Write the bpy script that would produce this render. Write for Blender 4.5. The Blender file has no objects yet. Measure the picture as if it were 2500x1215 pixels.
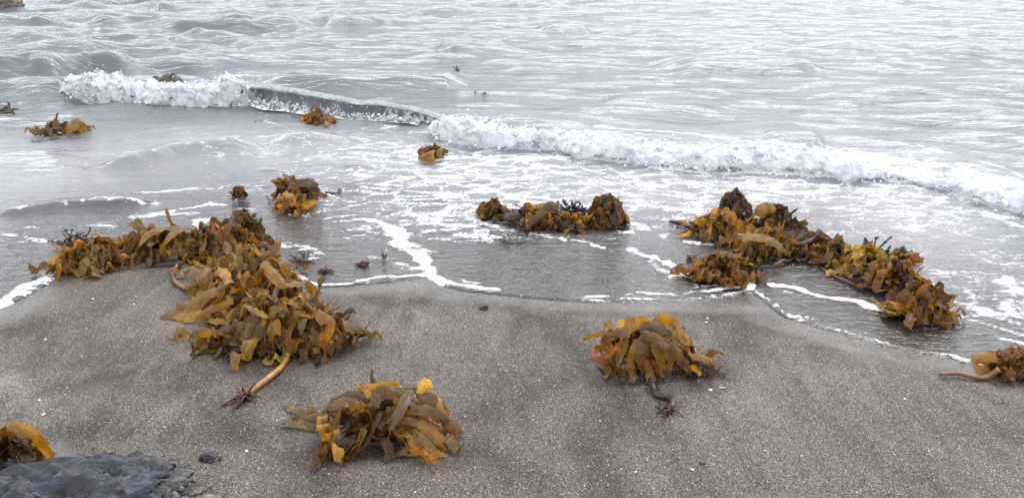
import bpy, math, random
import numpy as np
from mathutils import Vector

# ------------------------------------------------------------------ camera, sky, sun, exposure
SC = bpy.context.scene
COL = SC.collection
IMG_W, IMG_H, FPX = 2500.0, 1215.0, 1962.0
CAM_H, PITCH = 1.60, math.radians(22.0)

cam_data = bpy.data.cameras.new('camera')
cam_data.sensor_width = 36.0
cam_data.lens = 36.0 * FPX / IMG_W
cam_data.clip_start = 0.05
cam_data.clip_end = 5000.0
cam = bpy.data.objects.new('camera', cam_data)
COL.objects.link(cam)
cam.location = (0, 0, CAM_H)
cam.rotation_euler = (math.pi / 2 - PITCH, 0, 0)
SC.camera = cam

SUN_EL, SUN_AZ = math.radians(52), math.radians(25)      # azimuth measured from +y (seaward) towards +x
world = bpy.data.worlds.new('World')
SC.world = world
world.use_nodes = True
wn, wl = world.node_tree.nodes, world.node_tree.links
wn.clear()
w_out = wn.new('ShaderNodeOutputWorld')
w_bg = wn.new('ShaderNodeBackground')
w_sky = wn.new('ShaderNodeTexSky')
w_sky.sky_type = 'NISHITA'
w_sky.sun_disc = False
w_sky.sun_elevation = SUN_EL
w_sky.sun_rotation = SUN_AZ
w_sky.dust_density = 3.0
w_hsv = wn.new('ShaderNodeHueSaturation')
w_hsv.inputs['Saturation'].default_value = 0.30
w_mix = wn.new('ShaderNodeMix')
w_mix.data_type = 'RGBA'
w_mix.inputs[0].default_value = 0.72
w_mix.inputs[7].default_value = (12.8, 13.0, 13.9, 1)     # an even overcast deck in front of the clear sky
wl.new(w_sky.outputs[0], w_hsv.inputs['Color'])
wl.new(w_hsv.outputs[0], w_mix.inputs[6])
wl.new(w_mix.outputs[2], w_bg.inputs[0])
w_bg.inputs[1].default_value = 0.15
wl.new(w_bg.outputs[0], w_out.inputs[0])

sun_data = bpy.data.lights.new('sun', 'SUN')
sun_data.energy = 1.3
sun_data.angle = math.radians(25)
sun_data.color = (1.0, 0.97, 0.92)
sun = bpy.data.objects.new('sun', sun_data)
COL.objects.link(sun)
sun_dir = Vector((math.sin(SUN_AZ) * math.cos(SUN_EL), math.cos(SUN_AZ) * math.cos(SUN_EL), math.sin(SUN_EL)))
sun.rotation_euler = sun_dir.to_track_quat('Z', 'Y').to_euler()
sun.location = (0, 0, 20)

SC.view_settings.view_transform = 'Standard'
SC.view_settings.look = 'None'
SC.view_settings.gamma = 1.0
SC.view_settings.exposure = 0.22
SC.view_settings.use_curve_mapping = False
SC.render.engine = 'CYCLES'
SC.cycles.max_bounces = 5
SC.cycles.diffuse_bounces = 3
SC.cycles.glossy_bounces = 3
SC.cycles.transparent_max_bounces = 8
SC.cycles.use_denoising = True

rng = random.Random(7)
nrg = np.random.default_rng(11)

# ------------------------------------------------------------------ numeric helpers
def hash3(ix, iy, iz):
    h = (ix.astype(np.int64) * 374761393 + iy.astype(np.int64) * 668265263 + iz.astype(np.int64) * 2147483647 + 1013) & 0xFFFFFFFF
    h = ((h ^ (h >> 13)) * 1274126177) & 0xFFFFFFFF
    h = ((h ^ (h >> 16)) * 2246822519) & 0xFFFFFFFF
    return ((h ^ (h >> 15)) & 0xFFFFFF) / float(0xFFFFFF)

def noise2(x, y, seed=0):
    x = np.asarray(x, float); y = np.asarray(y, float)
    ix, iy = np.floor(x), np.floor(y)
    fx, fy = x - ix, y - iy
    ux, uy = fx * fx * (3 - 2 * fx), fy * fy * (3 - 2 * fy)
    s = np.full(x.shape, seed)
    a = hash3(ix, iy, s); b = hash3(ix + 1, iy, s); c = hash3(ix, iy + 1, s); d = hash3(ix + 1, iy + 1, s)
    return ((a * (1 - ux) + b * ux) * (1 - uy) + (c * (1 - ux) + d * ux) * uy) * 2 - 1

def noise3(x, y, z, seed=0):
    ix, iy, iz = np.floor(x), np.floor(y), np.floor(z)
    f = [x - ix, y - iy, z - iz]
    ux, uy, uz = [t * t * (3 - 2 * t) for t in f]
    r = 0
    for dz in (0, 1):
        wz = uz if dz else 1 - uz
        for dy in (0, 1):
            wy = uy if dy else 1 - uy
            for dx in (0, 1):
                wx = ux if dx else 1 - ux
                r = r + wx * wy * wz * hash3(ix + dx + seed * 57, iy + dy, iz + dz)
    return r * 2 - 1

def fbm2(x, y, octv=4, seed=0, gain=0.5):
    r = 0; a = 1.0; t = 0
    for k in range(octv):
        r = r + a * noise2(x * 2 ** k + k * 17.3, y * 2 ** k - k * 9.1, seed + k); t += a; a *= gain
    return r / t

def fbm3(x, y, z, octv=4, seed=0, gain=0.5):
    r = 0; a = 1.0; t = 0
    for k in range(octv):
        r = r + a * noise3(x * 2 ** k + k * 17.3, y * 2 ** k - k * 9.1, z * 2 ** k + k * 3.7, seed + k); t += a; a *= gain
    return r / t

def sstep(a, b, x):
    t = np.clip((x - a) / (b - a), 0, 1)
    return t * t * (3 - 2 * t)

CT, ST = math.cos(PITCH), math.sin(PITCH)
def ray(px, py):
    u = (px - IMG_W / 2) / FPX; v = (IMG_H / 2 - py) / FPX
    return (u, CT + v * ST, -ST + v * CT)

def pixz(px, py, z=0.0):
    d = ray(px, py)
    t = (z - CAM_H) / d[2]
    return np.array((d[0] * t, d[1] * t, z))

def px_per_m(px, py):                  # pixels to a metre at the ground seen there
    p = pixz(px, py)
    return FPX / (p[1] * CT + (CAM_H - p[2]) * ST)

def polydist(X, Y, pts):
    """distance from points to a polyline and the parameter (0..1) along it"""
    best = np.full(X.shape, 1e9); par = np.zeros(X.shape)
    n = len(pts) - 1
    for i in range(n):
        ax, ay = pts[i][0], pts[i][1]; bx, by = pts[i + 1][0], pts[i + 1][1]
        dx, dy = bx - ax, by - ay
        t = np.clip(((X - ax) * dx + (Y - ay) * dy) / max(dx * dx + dy * dy, 1e-12), 0, 1)
        q = np.hypot(X - ax - t * dx, Y - ay - t * dy)
        m = q < best
        best = np.where(m, q, best); par = np.where(m, (i + t) / n, par)
    return best, par

def resample(pts, step):
    pts = np.array(pts, float)
    seg = np.r_[0, np.cumsum(np.linalg.norm(np.diff(pts, axis=0), axis=1))]
    n = max(2, int(seg[-1] / step) + 1)
    s = np.linspace(0, seg[-1], n)
    return np.stack([np.interp(s, seg, pts[:, k]) for k in range(pts.shape[1])], 1), s

def catmull(P, n):
    P = np.array(P, float)
    if len(P) == 2:
        t = np.linspace(0, 1, n)[:, None]
        return P[0] * (1 - t) + P[1] * t
    Q = np.vstack([2 * P[0] - P[1], P, 2 * P[-1] - P[-2]])
    out = []
    for u in np.linspace(0, len(P) - 1 - 1e-9, n):
        i = int(u); t = u - i
        a, b, c, d = Q[i], Q[i + 1], Q[i + 2], Q[i + 3]
        out.append(0.5 * (2 * b + (c - a) * t + (2 * a - 5 * b + 4 * c - d) * t * t + (3 * b - a - 3 * c + d) * t ** 3))
    return np.array(out)

# ------------------------------------------------------------------ the lie of the beach
SHORE_PX = [(-60, 778), (0, 757), (60, 728), (110, 695), (140, 672), (200, 640), (300, 606), (450, 592), (600, 604),
            (690, 655), (740, 694), (790, 704), (870, 699), (950, 692), (1010, 682), (1038, 674), (1080, 699), (1130, 712),
            (1210, 721), (1280, 728), (1350, 736), (1420, 741), (1480, 743), (1560, 741), (1650, 739), (1720, 736),
            (1790, 727), (1832, 716), (1862, 738), (1890, 764), (1920, 784), (1980, 806), (2060, 830), (2130, 852),
            (2200, 870), (2260, 882), (2320, 892), (2380, 912), (2430, 932), (2500, 950), (2600, 975)]
Y0, SLOPE = 4.15, 0.042
SHORE = [pixz(x, y, 0.03)[:2] for x, y in SHORE_PX]
SHORE = [(-900, 4.1), (-40, 4.0), (-7, 3.9), (-3.6, 3.3)] + [tuple(p) for p in SHORE] + [(3.4, 2.6), (7, 3.6), (40, 4.0), (900, 4.1)]
_sx = np.maximum.accumulate(np.array([p[0] for p in SHORE])); _sy = np.array([p[1] for p in SHORE])

def shore_d(X, Y):
    d, _ = polydist(X, Y, SHORE)
    return np.where(Y > np.interp(X, _sx, _sy), d, -d)

def plane(X, Y):
    z = SLOPE * (Y0 - Y)
    return np.where(z > 0, 2.0 * np.tanh(z / 2.0), 0.9 * np.tanh(z / 0.9))

def ground(X, Y):
    X = np.asarray(X, float); Y = np.asarray(Y, float)
    near = np.exp(-((X / 9.0) ** 2)) * np.exp(-(((Y - 3) / 7.0) ** 2))
    return plane(X, Y) + near * (0.011 * fbm2(X * 1.7, Y * 1.3, 3, 5) + 0.004 * fbm2(X * 9, Y * 9, 3, 9))

def film_z(X, Y, d):
    t = -0.014 + 0.020 * sstep(-0.035, 0.012, d) + 0.010 * sstep(0.0, 0.8, d)
    return ground(X, Y) + t

def surf_exact(X, Y):
    d = shore_d(X, Y)
    return np.maximum(ground(X, Y), np.where(d > 0, np.maximum(film_z(X, Y, d), 0.0), -9))

class Table:
    """bilinear lookup of a height field sampled once"""
    def __init__(s, fun, x0, x1, y0, y1, st):
        s.x0, s.y0, s.st = x0, y0, st
        ax = np.arange(x0, x1 + st, st); ay = np.arange(y0, y1 + st, st)
        X, Y = np.meshgrid(ax, ay)
        s.Z = fun(X.ravel(), Y.ravel()).reshape(X.shape); s.L = s.Z.tolist()
        s.nx, s.ny = len(ax), len(ay)
    def one(s, x, y):
        u = min(max((x - s.x0) / s.st, 0), s.nx - 1.001); v = min(max((y - s.y0) / s.st, 0), s.ny - 1.001)
        i, j = int(u), int(v); u -= i; v -= j
        a, b = s.L[j], s.L[j + 1]
        return (a[i] * (1 - u) + a[i + 1] * u) * (1 - v) + (b[i] * (1 - u) + b[i + 1] * u) * v
    def arr(s, X, Y):
        u = np.clip((X - s.x0) / s.st, 0, s.nx - 1.001); v = np.clip((Y - s.y0) / s.st, 0, s.ny - 1.001)
        i, j = u.astype(int), v.astype(int); u = u - i; v = v - j
        return (s.Z[j, i] * (1 - u) + s.Z[j, i + 1] * u) * (1 - v) + (s.Z[j + 1, i] * (1 - u) + s.Z[j + 1, i + 1] * u) * v
SURF = Table(surf_exact, -4.2, 4.2, 1.5, 8.0, 0.02)

def surf(x, y):
    """height of what lies on top at (x, y): sand, swash film or still water"""
    return SURF.one(x, y) if y < 8 else 0.0

def pix(px, py, h=0.0):
    z = 0.02
    for _ in range(5):
        p = pixz(px, py, z + h)
        z = surf(p[0], p[1])
    return pixz(px, py, z + h)

# ------------------------------------------------------------------ object helpers
def tag(o, label=None, cat=None, group=None, kind=None):
    if label: o['label'] = label
    if cat: o['category'] = cat
    if group: o['group'] = group
    if kind: o['kind'] = kind
    return o

def link_mesh(name, me, mat, parent=None, loc=None, smooth=True):
    o = bpy.data.objects.new(name, me)
    COL.objects.link(o)
    if mat is not None and len(me.materials) == 0: me.materials.append(mat)
    if parent is not None: o.parent = parent
    if loc is not None: o.location = loc
    if smooth and len(me.polygons):
        me.polygons.foreach_set('use_smooth', np.ones(len(me.polygons), bool))
    return o

def grid_mesh(name, V, nu, nv, keep=None, flip=False):
    """V (nu*nv,3) row-major nu rows of nv; keep = bool per face"""
    i = np.arange(nu - 1)[:, None] * nv + np.arange(nv - 1)[None, :]
    F = np.stack([i, i + 1, i + nv + 1, i + nv], -1).reshape(-1, 4)
    if keep is not None: F = F[keep.reshape(-1)]
    if flip: F = F[:, ::-1]
    me = bpy.data.meshes.new(name)
    me.vertices.add(len(V)); me.vertices.foreach_set('co', V.astype(np.float32).ravel())
    me.loops.add(F.size); me.loops.foreach_set('vertex_index', F.astype(np.int32).ravel())
    me.polygons.add(len(F))
    me.polygons.foreach_set('loop_start', np.arange(0, F.size, 4, dtype=np.int32))
    me.update(calc_edges=True)
    return me

def fattr(me, name, vals):
    a = me.attributes.new(name, 'FLOAT', 'POINT')
    a.data.foreach_set('value', np.asarray(vals, np.float32))

def empty(name, loc):
    o = bpy.data.objects.new(name, None)
    o.empty_display_size = 0.05
    COL.objects.link(o); o.location = loc
    return o

def tube_data(path, radii, seg=7, cap=True):
    path = np.array(path, float); n = len(path)
    T = np.gradient(path, axis=0); T /= np.linalg.norm(T, axis=1)[:, None] + 1e-12
    V = []; F = []
    ref = np.array((0.13, 0.21, 0.97))
    for i in range(n):
        s = np.cross(T[i], ref); s /= np.linalg.norm(s) + 1e-9
        u = np.cross(s, T[i])
        for k in range(seg):
            a = 2 * math.pi * k / seg
            V.append(path[i] + radii[i] * (s * math.cos(a) + u * math.sin(a)))
    for i in range(n - 1):
        for k in range(seg):
            a = i * seg + k; b = i * seg + (k + 1) % seg
            F.append((a, b, b + seg, a + seg))
    if cap:
        F.append(tuple(range(seg - 1, -1, -1))); F.append(tuple(range((n - 1) * seg, n * seg)))
    return V, F

class MB:
    def __init__(s): s.V = []; s.F = []
    def add(s, V, F):
        o = len(s.V); s.V += [tuple(v) for v in V]; s.F += [tuple(i + o for i in f) for f in F]
    def build(s, name, mat, parent=None, origin=(0, 0, 0), smooth=True, loc=None):
        me = bpy.data.meshes.new(name)
        me.from_pydata([(v[0] - origin[0], v[1] - origin[1], v[2] - origin[2]) for v in s.V], [], s.F)
        return link_mesh(name, me, mat, parent, loc, smooth)

# ------------------------------------------------------------------ materials
class NT:
    def __init__(s, name):
        s.m = bpy.data.materials.new(name); s.m.use_nodes = True
        s.n = s.m.node_tree.nodes; s.l = s.m.node_tree.links; s.n.clear()
        s.out = s.n.new('ShaderNodeOutputMaterial')
    def new(s, t, **k):
        o = s.n.new('ShaderNode' + t)
        for a, b in k.items(): setattr(o, a, b)
        return o
    def put(s, sock, v):
        if isinstance(v, (int, float)): sock.default_value = v
        elif isinstance(v, tuple): sock.default_value = v if len(v) != 3 or sock.type == 'VECTOR' else (*v, 1)
        else: s.l.new(v, sock)
    def math(s, op, a, b=0.0, c=None, clamp=False):
        o = s.new('Math', operation=op, use_clamp=clamp)
        s.put(o.inputs[0], a); s.put(o.inputs[1], b)
        if c is not None: s.put(o.inputs[2], c)
        return o.outputs[0]
    def mix(s, f, a, b, bt='MIX'):
        o = s.new('Mix', data_type='RGBA', blend_type=bt)
        s.put(o.inputs[0], f); s.put(o.inputs[6], a); s.put(o.inputs[7], b)
        return o.outputs[2]
    def maprange(s, v, a, b, c=0.0, d=1.0, smooth=True):
        o = s.new('MapRange', interpolation_type='SMOOTHSTEP' if smooth else 'LINEAR')
        for i, q in enumerate((v, a, b, c, d)): s.put(o.inputs[i], q)
        return o.outputs[0]
    def pos(s): return s.new('NewGeometry').outputs['Position']
    def attr(s, name): return s.new('Attribute', attribute_name=name).outputs['Fac']
    def map(s, vec, scale=(1, 1, 1), rot=(0, 0, 0), loc=(0, 0, 0)):
        o = s.new('Mapping'); s.l.new(vec, o.inputs[0])
        o.inputs['Scale'].default_value = scale; o.inputs['Rotation'].default_value = rot; o.inputs['Location'].default_value = loc
        return o.outputs[0]
    def noise(s, vec, scale, detail=3, rough=0.55, dist=0.0, out='Fac'):
        o = s.new('TexNoise'); s.l.new(vec, o.inputs['Vector'])
        o.inputs['Scale'].default_value = scale; o.inputs['Detail'].default_value = detail
        o.inputs['Roughness'].default_value = rough; o.inputs['Distortion'].default_value = dist
        return o.outputs[out]
    def voro(s, vec, scale, feature='F1', out='Distance', rand=1.0):
        o = s.new('TexVoronoi', feature=feature); s.l.new(vec, o.inputs['Vector'])
        o.inputs['Scale'].default_value = scale; o.inputs['Randomness'].default_value = rand
        return o.outputs[out]
    def ramp(s, f, stops):
        o = s.new('ValToRGB'); s.l.new(f, o.inputs[0])
        e = o.color_ramp.elements
        while len(e) < len(stops): e.new(0.5)
        for q, (p, c) in zip(e, stops): q.position = p; q.color = (*c, 1)
        return o.outputs[0]
    def bump(s, h, strength, dist, normal=None):
        o = s.new('Bump'); s.put(o.inputs['Height'], h)
        o.inputs['Strength'].default_value = strength; o.inputs['Distance'].default_value = dist
        if normal is not None: s.l.new(normal, o.inputs['Normal'])
        return o.outputs[0]
    def bsdf(s, kind, **k):
        o = s.new('Bsdf' + kind)
        for a, b in k.items(): s.put(o.inputs[a.replace('_', ' ')], b)
        return o.outputs[0]
    def shmix(s, f, a, b):
        o = s.new('MixShader'); s.put(o.inputs[0], f); s.l.new(a, o.inputs[1]); s.l.new(b, o.inputs[2])
        return o.outputs[0]
    def done(s, sh):
        s.l.new(sh, s.out.inputs[0]); return s.m

def vmath(t, op, a, b):
    o = t.new('VectorMath', operation=op)
    t.put(o.inputs[0], a)
    if op == 'SCALE': t.put(o.inputs[3], b)
    else: t.put(o.inputs[1], b)
    return o.outputs[0]

def mat_sand():
    t = NT('black_grey_sand')
    p = t.pos()
    dark, wet = t.attr('mineral'), t.attr('wet')  # wet: swash damp plus the contact shade painted under the kelp
    g1 = t.voro(p, 430, out='Color')
    sep = t.new('SeparateColor'); t.l.new(g1, sep.inputs[0])
    g2 = t.noise(p, 700, 2, 0.6)
    g3 = t.noise(p, 130, 2, 0.5)
    grain = t.math('ADD', t.math('MULTIPLY', sep.outputs[0], 0.5), t.math('ADD', t.math('MULTIPLY', g2, 0.35), t.math('MULTIPLY', g3, 0.15)))
    patch = t.noise(t.map(p, (1.2, 0.8, 1)), 2.4, 5, 0.6, 0.8)
    # share of dark mineral grains
    bias = t.math('ADD', t.math('MULTIPLY', t.math('MULTIPLY', dark, t.maprange(t.noise(t.map(p, (1, 0.45, 1), (0, 0, 0.15)), 9, 5, 0.65), 0.30, 0.62)), 0.17), t.math('MULTIPLY', t.math('SUBTRACT', patch, 0.5), 0.26))
    s1 = t.noise(t.map(p, (1, 0.16, 1), (0, 0, 0.42)), 15, 4, 0.6)      # braided drainage streaks
    s2 = t.noise(t.map(p, (1, 0.16, 1), (0, 0, -0.36)), 15, 4, 0.6)
    str_ = t.math('MULTIPLY', t.math('SUBTRACT', t.math('MAXIMUM', s1, s2), 0.54), t.maprange(patch, 0.35, 0.6, 0.10, 0.36))
    bias = t.math('ADD', bias, str_)
    gg = t.math('SUBTRACT', grain, bias)
    c = t.ramp(gg, [(0.26, (0.0115, 0.0098, 0.0080)), (0.42, (0.042, 0.0362, 0.0295)), (0.54, (0.090, 0.0780, 0.0635)), (0.65, (0.150, 0.131, 0.108)), (0.79, (0.29, 0.26, 0.22))])
    fleck = t.maprange(sep.outputs[1], 0.972, 0.985)
    fl2 = t.math('MULTIPLY', fleck, t.maprange(sep.outputs[2], 0.4, 0.6))
    c = t.mix(fl2, c, (0.62, 0.58, 0.52))
    warm = t.noise(p, 1.3, 3)
    c = t.mix(t.maprange(warm, 0.45, 0.75, 0, 0.3), c, t.mix(1.0, c, (1.08, 0.99, 0.88), 'MULTIPLY'))
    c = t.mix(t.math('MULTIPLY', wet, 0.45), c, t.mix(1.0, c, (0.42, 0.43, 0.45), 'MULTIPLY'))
    h = t.math('ADD', t.math('MULTIPLY', grain, 0.7), t.math('MULTIPLY', t.noise(p, 45, 3), 0.9))
    nb = t.bump(h, 0.55, 0.004)
    b = t.new('BsdfPrincipled')
    t.put(b.inputs['Base Color'], c); t.put(b.inputs['Normal'], nb)
    t.put(b.inputs['Roughness'], t.maprange(wet, 0, 1, 0.70, 0.20))
    t.put(b.inputs['Specular IOR Level'], t.maprange(wet, 0, 1, 0.35, 0.6))
    return t.done(b.outputs[0])

def foam_mask(t, p, dens):
    wv = t.noise(p, 3.0, 4, 0.6, out='Color')
    pw = vmath(t, 'ADD', t.map(p, (1.0, 1.75, 1), (0, 0, 0.22)), vmath(t, 'SCALE', wv, 0.5))
    e1 = t.voro(pw, 4.2, 'DISTANCE_TO_EDGE')
    l1 = t.maprange(e1, 0.0, 0.26, 1, 0, False)
    st = t.map(p, (0.8, 2.1, 1), (0, 0, 0.24))
    nz = t.noise(st, 3.0, 6, 0.66, 0.6)
    ns = t.noise(t.map(p, (0.55, 2.4, 1), (0, 0, 0.2)), 16, 4, 0.66)
    fine = t.noise(p, 60, 3, 0.6)
    n = t.math('ADD', t.math('MULTIPLY', l1, 0.22), t.math('MULTIPLY', nz, 0.56))
    n = t.math('ADD', n, t.math('MULTIPLY', ns, 0.46))
    n = t.math('ADD', n, t.math('MULTIPLY', t.math('SUBTRACT', fine, 0.5), 0.52))
    lo = t.math('SUBTRACT', 1.10, dens)
    return t.maprange(t.math('SUBTRACT', n, lo), -0.03, 0.18), fine

def mat_water():
    t = NT('sea_water')
    p = t.pos()
    foam, murk, rip = t.attr('foam'), t.attr('murk'), t.attr('ripple')
    mask, fine = foam_mask(t, p, foam)
    # small wind ripples, crests lying along the shore
    q = t.map(p, (0.42, 1.7, 1), (0, 0, 0.16))
    r1 = t.noise(q, 4.0, 4, 0.55, 0.9)
    r2 = t.noise(t.map(p, (0.45, 1.6, 1), (0, 0, -0.22)), 17, 3, 0.6, 0.5)
    r3 = t.noise(t.map(p, (0.7, 1.4, 1), (0, 0, 0.3)), 52, 2, 0.5)
    h = t.math('ADD', t.math('MULTIPLY', r1, t.math('MULTIPLY', rip, 0.062)), t.math('MULTIPLY', r2, t.math('MULTIPLY', t.math('ADD', t.math('MULTIPLY', rip, 0.26), 0.42), 0.020)))
    h = t.math('ADD', h, t.math('MULTIPLY', r3, 0.0032))
    h = t.math('ADD', h, t.math('MULTIPLY', mask, 0.003))
    nb = t.bump(h, 1.0, 1.0)
    fr = t.new('Fresnel'); fr.inputs[0].default_value = 1.333; t.l.new(nb, fr.inputs[1])
    gl = t.bsdf('Glossy', Color=(1, 1, 1), Roughness=0.04, Normal=nb)
    tr = t.bsdf('Transparent', Color=(0.95, 0.965, 0.965))
    body = t.bsdf('Diffuse', Color=t.mix(t.attr('deepness'), (0.245, 0.247, 0.262), (0.120, 0.137, 0.145)))
    sh = t.shmix(murk, tr, body)
    sh = t.shmix(fr.outputs[0], sh, gl)
    fn = t.bump(t.math('ADD', mask, fine), 0.5, 0.006)
    fo = t.bsdf('Diffuse', Color=t.ramp(fine, [(0.32, (0.52, 0.53, 0.55)), (0.52, (0.80, 0.81, 0.82))]), Normal=fn)
    sh = t.shmix(t.math('MULTIPLY', mask, 0.93), sh, fo)
    return t.done(sh)

def mat_curl():
    t = NT('wave_glass_water')
    p = t.pos()
    foam = t.attr('foam')
    st = t.noise(t.map(p, (15, 7, 5)), 1.0, 5, 0.65, 1.0)
    fine = t.noise(p, 60, 3)
    v = t.math('ADD', t.math('MULTIPLY', st, 0.8), t.math('MULTIPLY', fine, 0.25))
    mask = t.maprange(t.math('SUBTRACT', v, t.math('SUBTRACT', 1.0, foam)), 0.0, 0.10)
    nb = t.bump(t.math('ADD', st, t.math('MULTIPLY', fine, 0.2)), 1.0, 0.05)
    fr = t.new('Fresnel'); fr.inputs[0].default_value = 1.333; t.l.new(nb, fr.inputs[1])
    gl = t.bsdf('Glossy', Color=(1, 1, 1), Roughness=0.06, Normal=nb)
    body = t.bsdf('Diffuse', Color=(0.33, 0.345, 0.355), Normal=nb)
    tr = t.bsdf('Translucent', Color=(0.42, 0.46, 0.47), Normal=nb)
    sh = t.shmix(0.4, body, tr)
    sh = t.shmix(fr.outputs[0], sh, gl)
    fo = t.bsdf('Diffuse', Color=(0.82, 0.83, 0.84))
    return t.done(t.shmix(mask, sh, fo))

def mat_foam():
    t = NT('sea_foam')
    p = t.pos()
    n1 = t.noise(p, 45, 5, 0.7)
    n2 = t.voro(p, 110, out='Distance')
    nb = t.bump(t.math('ADD', n1, t.math('MULTIPLY', n2, 0.3)), 0.55, 0.012)
    c = t.ramp(t.noise(p, 14, 4, 0.6), [(0.36, (0.56, 0.60, 0.64)), (0.52, (0.92, 0.925, 0.93))])  # grey patches paint shaded hollows into the froth colour
    d = t.bsdf('Diffuse', Color=c, Normal=nb)
    tl = t.bsdf('Translucent', Color=(0.8, 0.82, 0.84), Normal=nb)
    return t.done(t.shmix(0.45, d, tl))

def mat_kelp(name='kelp_blade', trans=0.40, rough=0.20):
    t = NT(name)
    oi = t.new('ObjectInfo')
    uv = t.new('UVMap').outputs[0]
    tc = t.new('TexCoord').outputs['Object']
    off = vmath(t, 'ADD', uv, vmath(t, 'SCALE', oi.outputs['Location'], 3.0))
    wr = t.noise(t.map(off, (42, 17, 1)), 1.0, 4, 0.62, 1.4)          # wrinkles running along the blade
    big = t.noise(tc, 13, 4, 0.6)
    sand = t.noise(tc, 420, 2)
    c0 = oi.outputs['Color']
    c = t.mix(t.maprange(big, 0.36, 0.70), t.mix(1.0, c0, (0.62, 0.56, 0.50), 'MULTIPLY'), t.mix(1.0, c0, (1.35, 1.30, 1.05), 'MULTIPLY'))
    c = t.mix(t.maprange(wr, 0.34, 0.50, 0.45, 0.0), c, (0.05, 0.03, 0.012))
    spot = t.voro(tc, 70, out='Distance')
    sm = t.math('MULTIPLY', t.maprange(spot, 0.10, 0.16, 1, 0), t.maprange(big, 0.50, 0.62))
    c = t.mix(t.math('MULTIPLY', sm, 0.7), c, (0.03, 0.018, 0.008))
    dust = t.maprange(t.math('ADD', sand, t.math('MULTIPLY', big, 0.25)), 0.74, 0.80, 0, 0.5)
    c = t.mix(dust, c, (0.30, 0.27, 0.22))
    nb = t.bump(t.math('ADD', wr, t.math('MULTIPLY', big, 0.5)), 0.8, 0.010)
    b = t.new('BsdfPrincipled')
    t.put(b.inputs['Base Color'], c); t.put(b.inputs['Normal'], nb)
    t.put(b.inputs['Roughness'], t.maprange(wr, 0.3, 0.7, rough - 0.06, rough + 0.16))
    b.inputs['Specular IOR Level'].default_value = 0.48
    tl = t.bsdf('Translucent', Color=t.mix(1.0, c, (2.0, 1.6, 0.7), 'MULTIPLY'), Normal=nb)
    return t.done(t.shmix(trans, b.outputs[0], tl))

def mat_plain(name, ca, cb, scale=40, rough=0.4, bump=0.4, dist=0.004, spec=0.5, stretch=(1, 1, 1)):
    t = NT(name)
    tc = t.new('TexCoord').outputs['Object']
    n = t.noise(t.map(tc, stretch), scale, 5, 0.6, 0.4)
    c = t.ramp(n, [(0.34, ca), (0.66, cb)])
    nb = t.bump(n, bump, dist)
    b = t.new('BsdfPrincipled')
    t.put(b.inputs['Base Color'], c); t.put(b.inputs['Normal'], nb)
    b.inputs['Roughness'].default_value = rough
    b.inputs['Specular IOR Level'].default_value = spec
    return t.done(b.outputs[0])

def mat_boulder():
    t = NT('wet_black_rock')
    tc = t.new('TexCoord').outputs['Object']
    n1 = t.noise(t.map(tc, (1, 1.7, 1.5), (0.2, 0.1, 0.5)), 13, 7, 0.62, 0.8)
    n2 = t.noise(tc, 70, 4, 0.6)
    n3 = t.noise(tc, 5, 3)
    c = t.ramp(n1, [(0.34, (0.003, 0.0035, 0.005)), (0.52, (0.008, 0.010, 0.017)), (0.68, (0.040, 0.050, 0.085))])  # blue of the high parts is sky sheen put into the colour
    edge = t.attr('grit')
    gritc = t.ramp(t.noise(tc, 120, 3, 0.7), [(0.40, (0.02, 0.018, 0.015)), (0.58, (0.13, 0.12, 0.10)), (0.70, (0.32, 0.30, 0.26))])
    c = t.mix(edge, c, gritc)
    nb = t.bump(t.math('ADD', t.math('MULTIPLY', n1, 1.0), t.math('MULTIPLY', n2, 0.22)), 0.6, 0.016)
    b = t.new('BsdfPrincipled')
    t.put(b.inputs['Base Color'], c); t.put(b.inputs['Normal'], nb)
    t.put(b.inputs['Roughness'], t.maprange(n3, 0.35, 0.65, 0.14, 0.30))
    b.inputs['Specular IOR Level'].default_value = 0.5
    return t.done(b.outputs[0])

M_SAND, M_WATER, M_CURL, M_FOAM = mat_sand(), mat_water(), mat_curl(), mat_foam()
M_KELP, M_BOULDER = mat_kelp(), mat_boulder()
M_STIPE = mat_plain('stipe_brown', (0.10, 0.045, 0.02), (0.23, 0.115, 0.045), 30, 0.3, 0.3, 0.003, 0.5)
M_STIPE_OR = mat_plain('stipe_orange', (0.24, 0.105, 0.02), (0.42, 0.215, 0.06), 22, 0.32, 0.3, 0.003, 0.5)
M_STIPE_DK = mat_plain('stipe_dark', (0.018, 0.013, 0.011), (0.06, 0.045, 0.038), 30, 0.3, 0.3, 0.003, 0.5)
M_STIPE_TAN = mat_plain('stipe_tan', (0.15, 0.11, 0.07), (0.30, 0.24, 0.17), 26, 0.4, 0.3, 0.003, 0.4)
M_HOLD = mat_plain('holdfast_red', (0.022, 0.011, 0.008), (0.12, 0.05, 0.024), 60, 0.4, 0.5, 0.004)
M_BLACKWEED = mat_plain('black_weed', (0.008, 0.008, 0.010), (0.030, 0.028, 0.032), 50, 0.25, 0.3, 0.003)
M_BROWNWEED = mat_plain('brown_weed', (0.018, 0.012, 0.007), (0.075, 0.048, 0.022), 50, 0.4, 0.3, 0.003)
M_REDWEED = mat_plain('red_weed', (0.03, 0.008, 0.008), (0.10, 0.03, 0.025), 50, 0.4, 0.3, 0.003)
M_SHELL = mat_plain('white_shell', (0.60, 0.58, 0.54), (0.80, 0.79, 0.76), 60, 0.45, 0.2, 0.001)
M_ROCK = mat_plain('brown_rock', (0.05, 0.042, 0.035), (0.20, 0.165, 0.125), 9, 0.55, 0.8, 0.05)
M_PEBBLE = mat_plain('dark_pebble', (0.02, 0.02, 0.02), (0.06, 0.058, 0.055), 40, 0.4, 0.3, 0.003)

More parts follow.
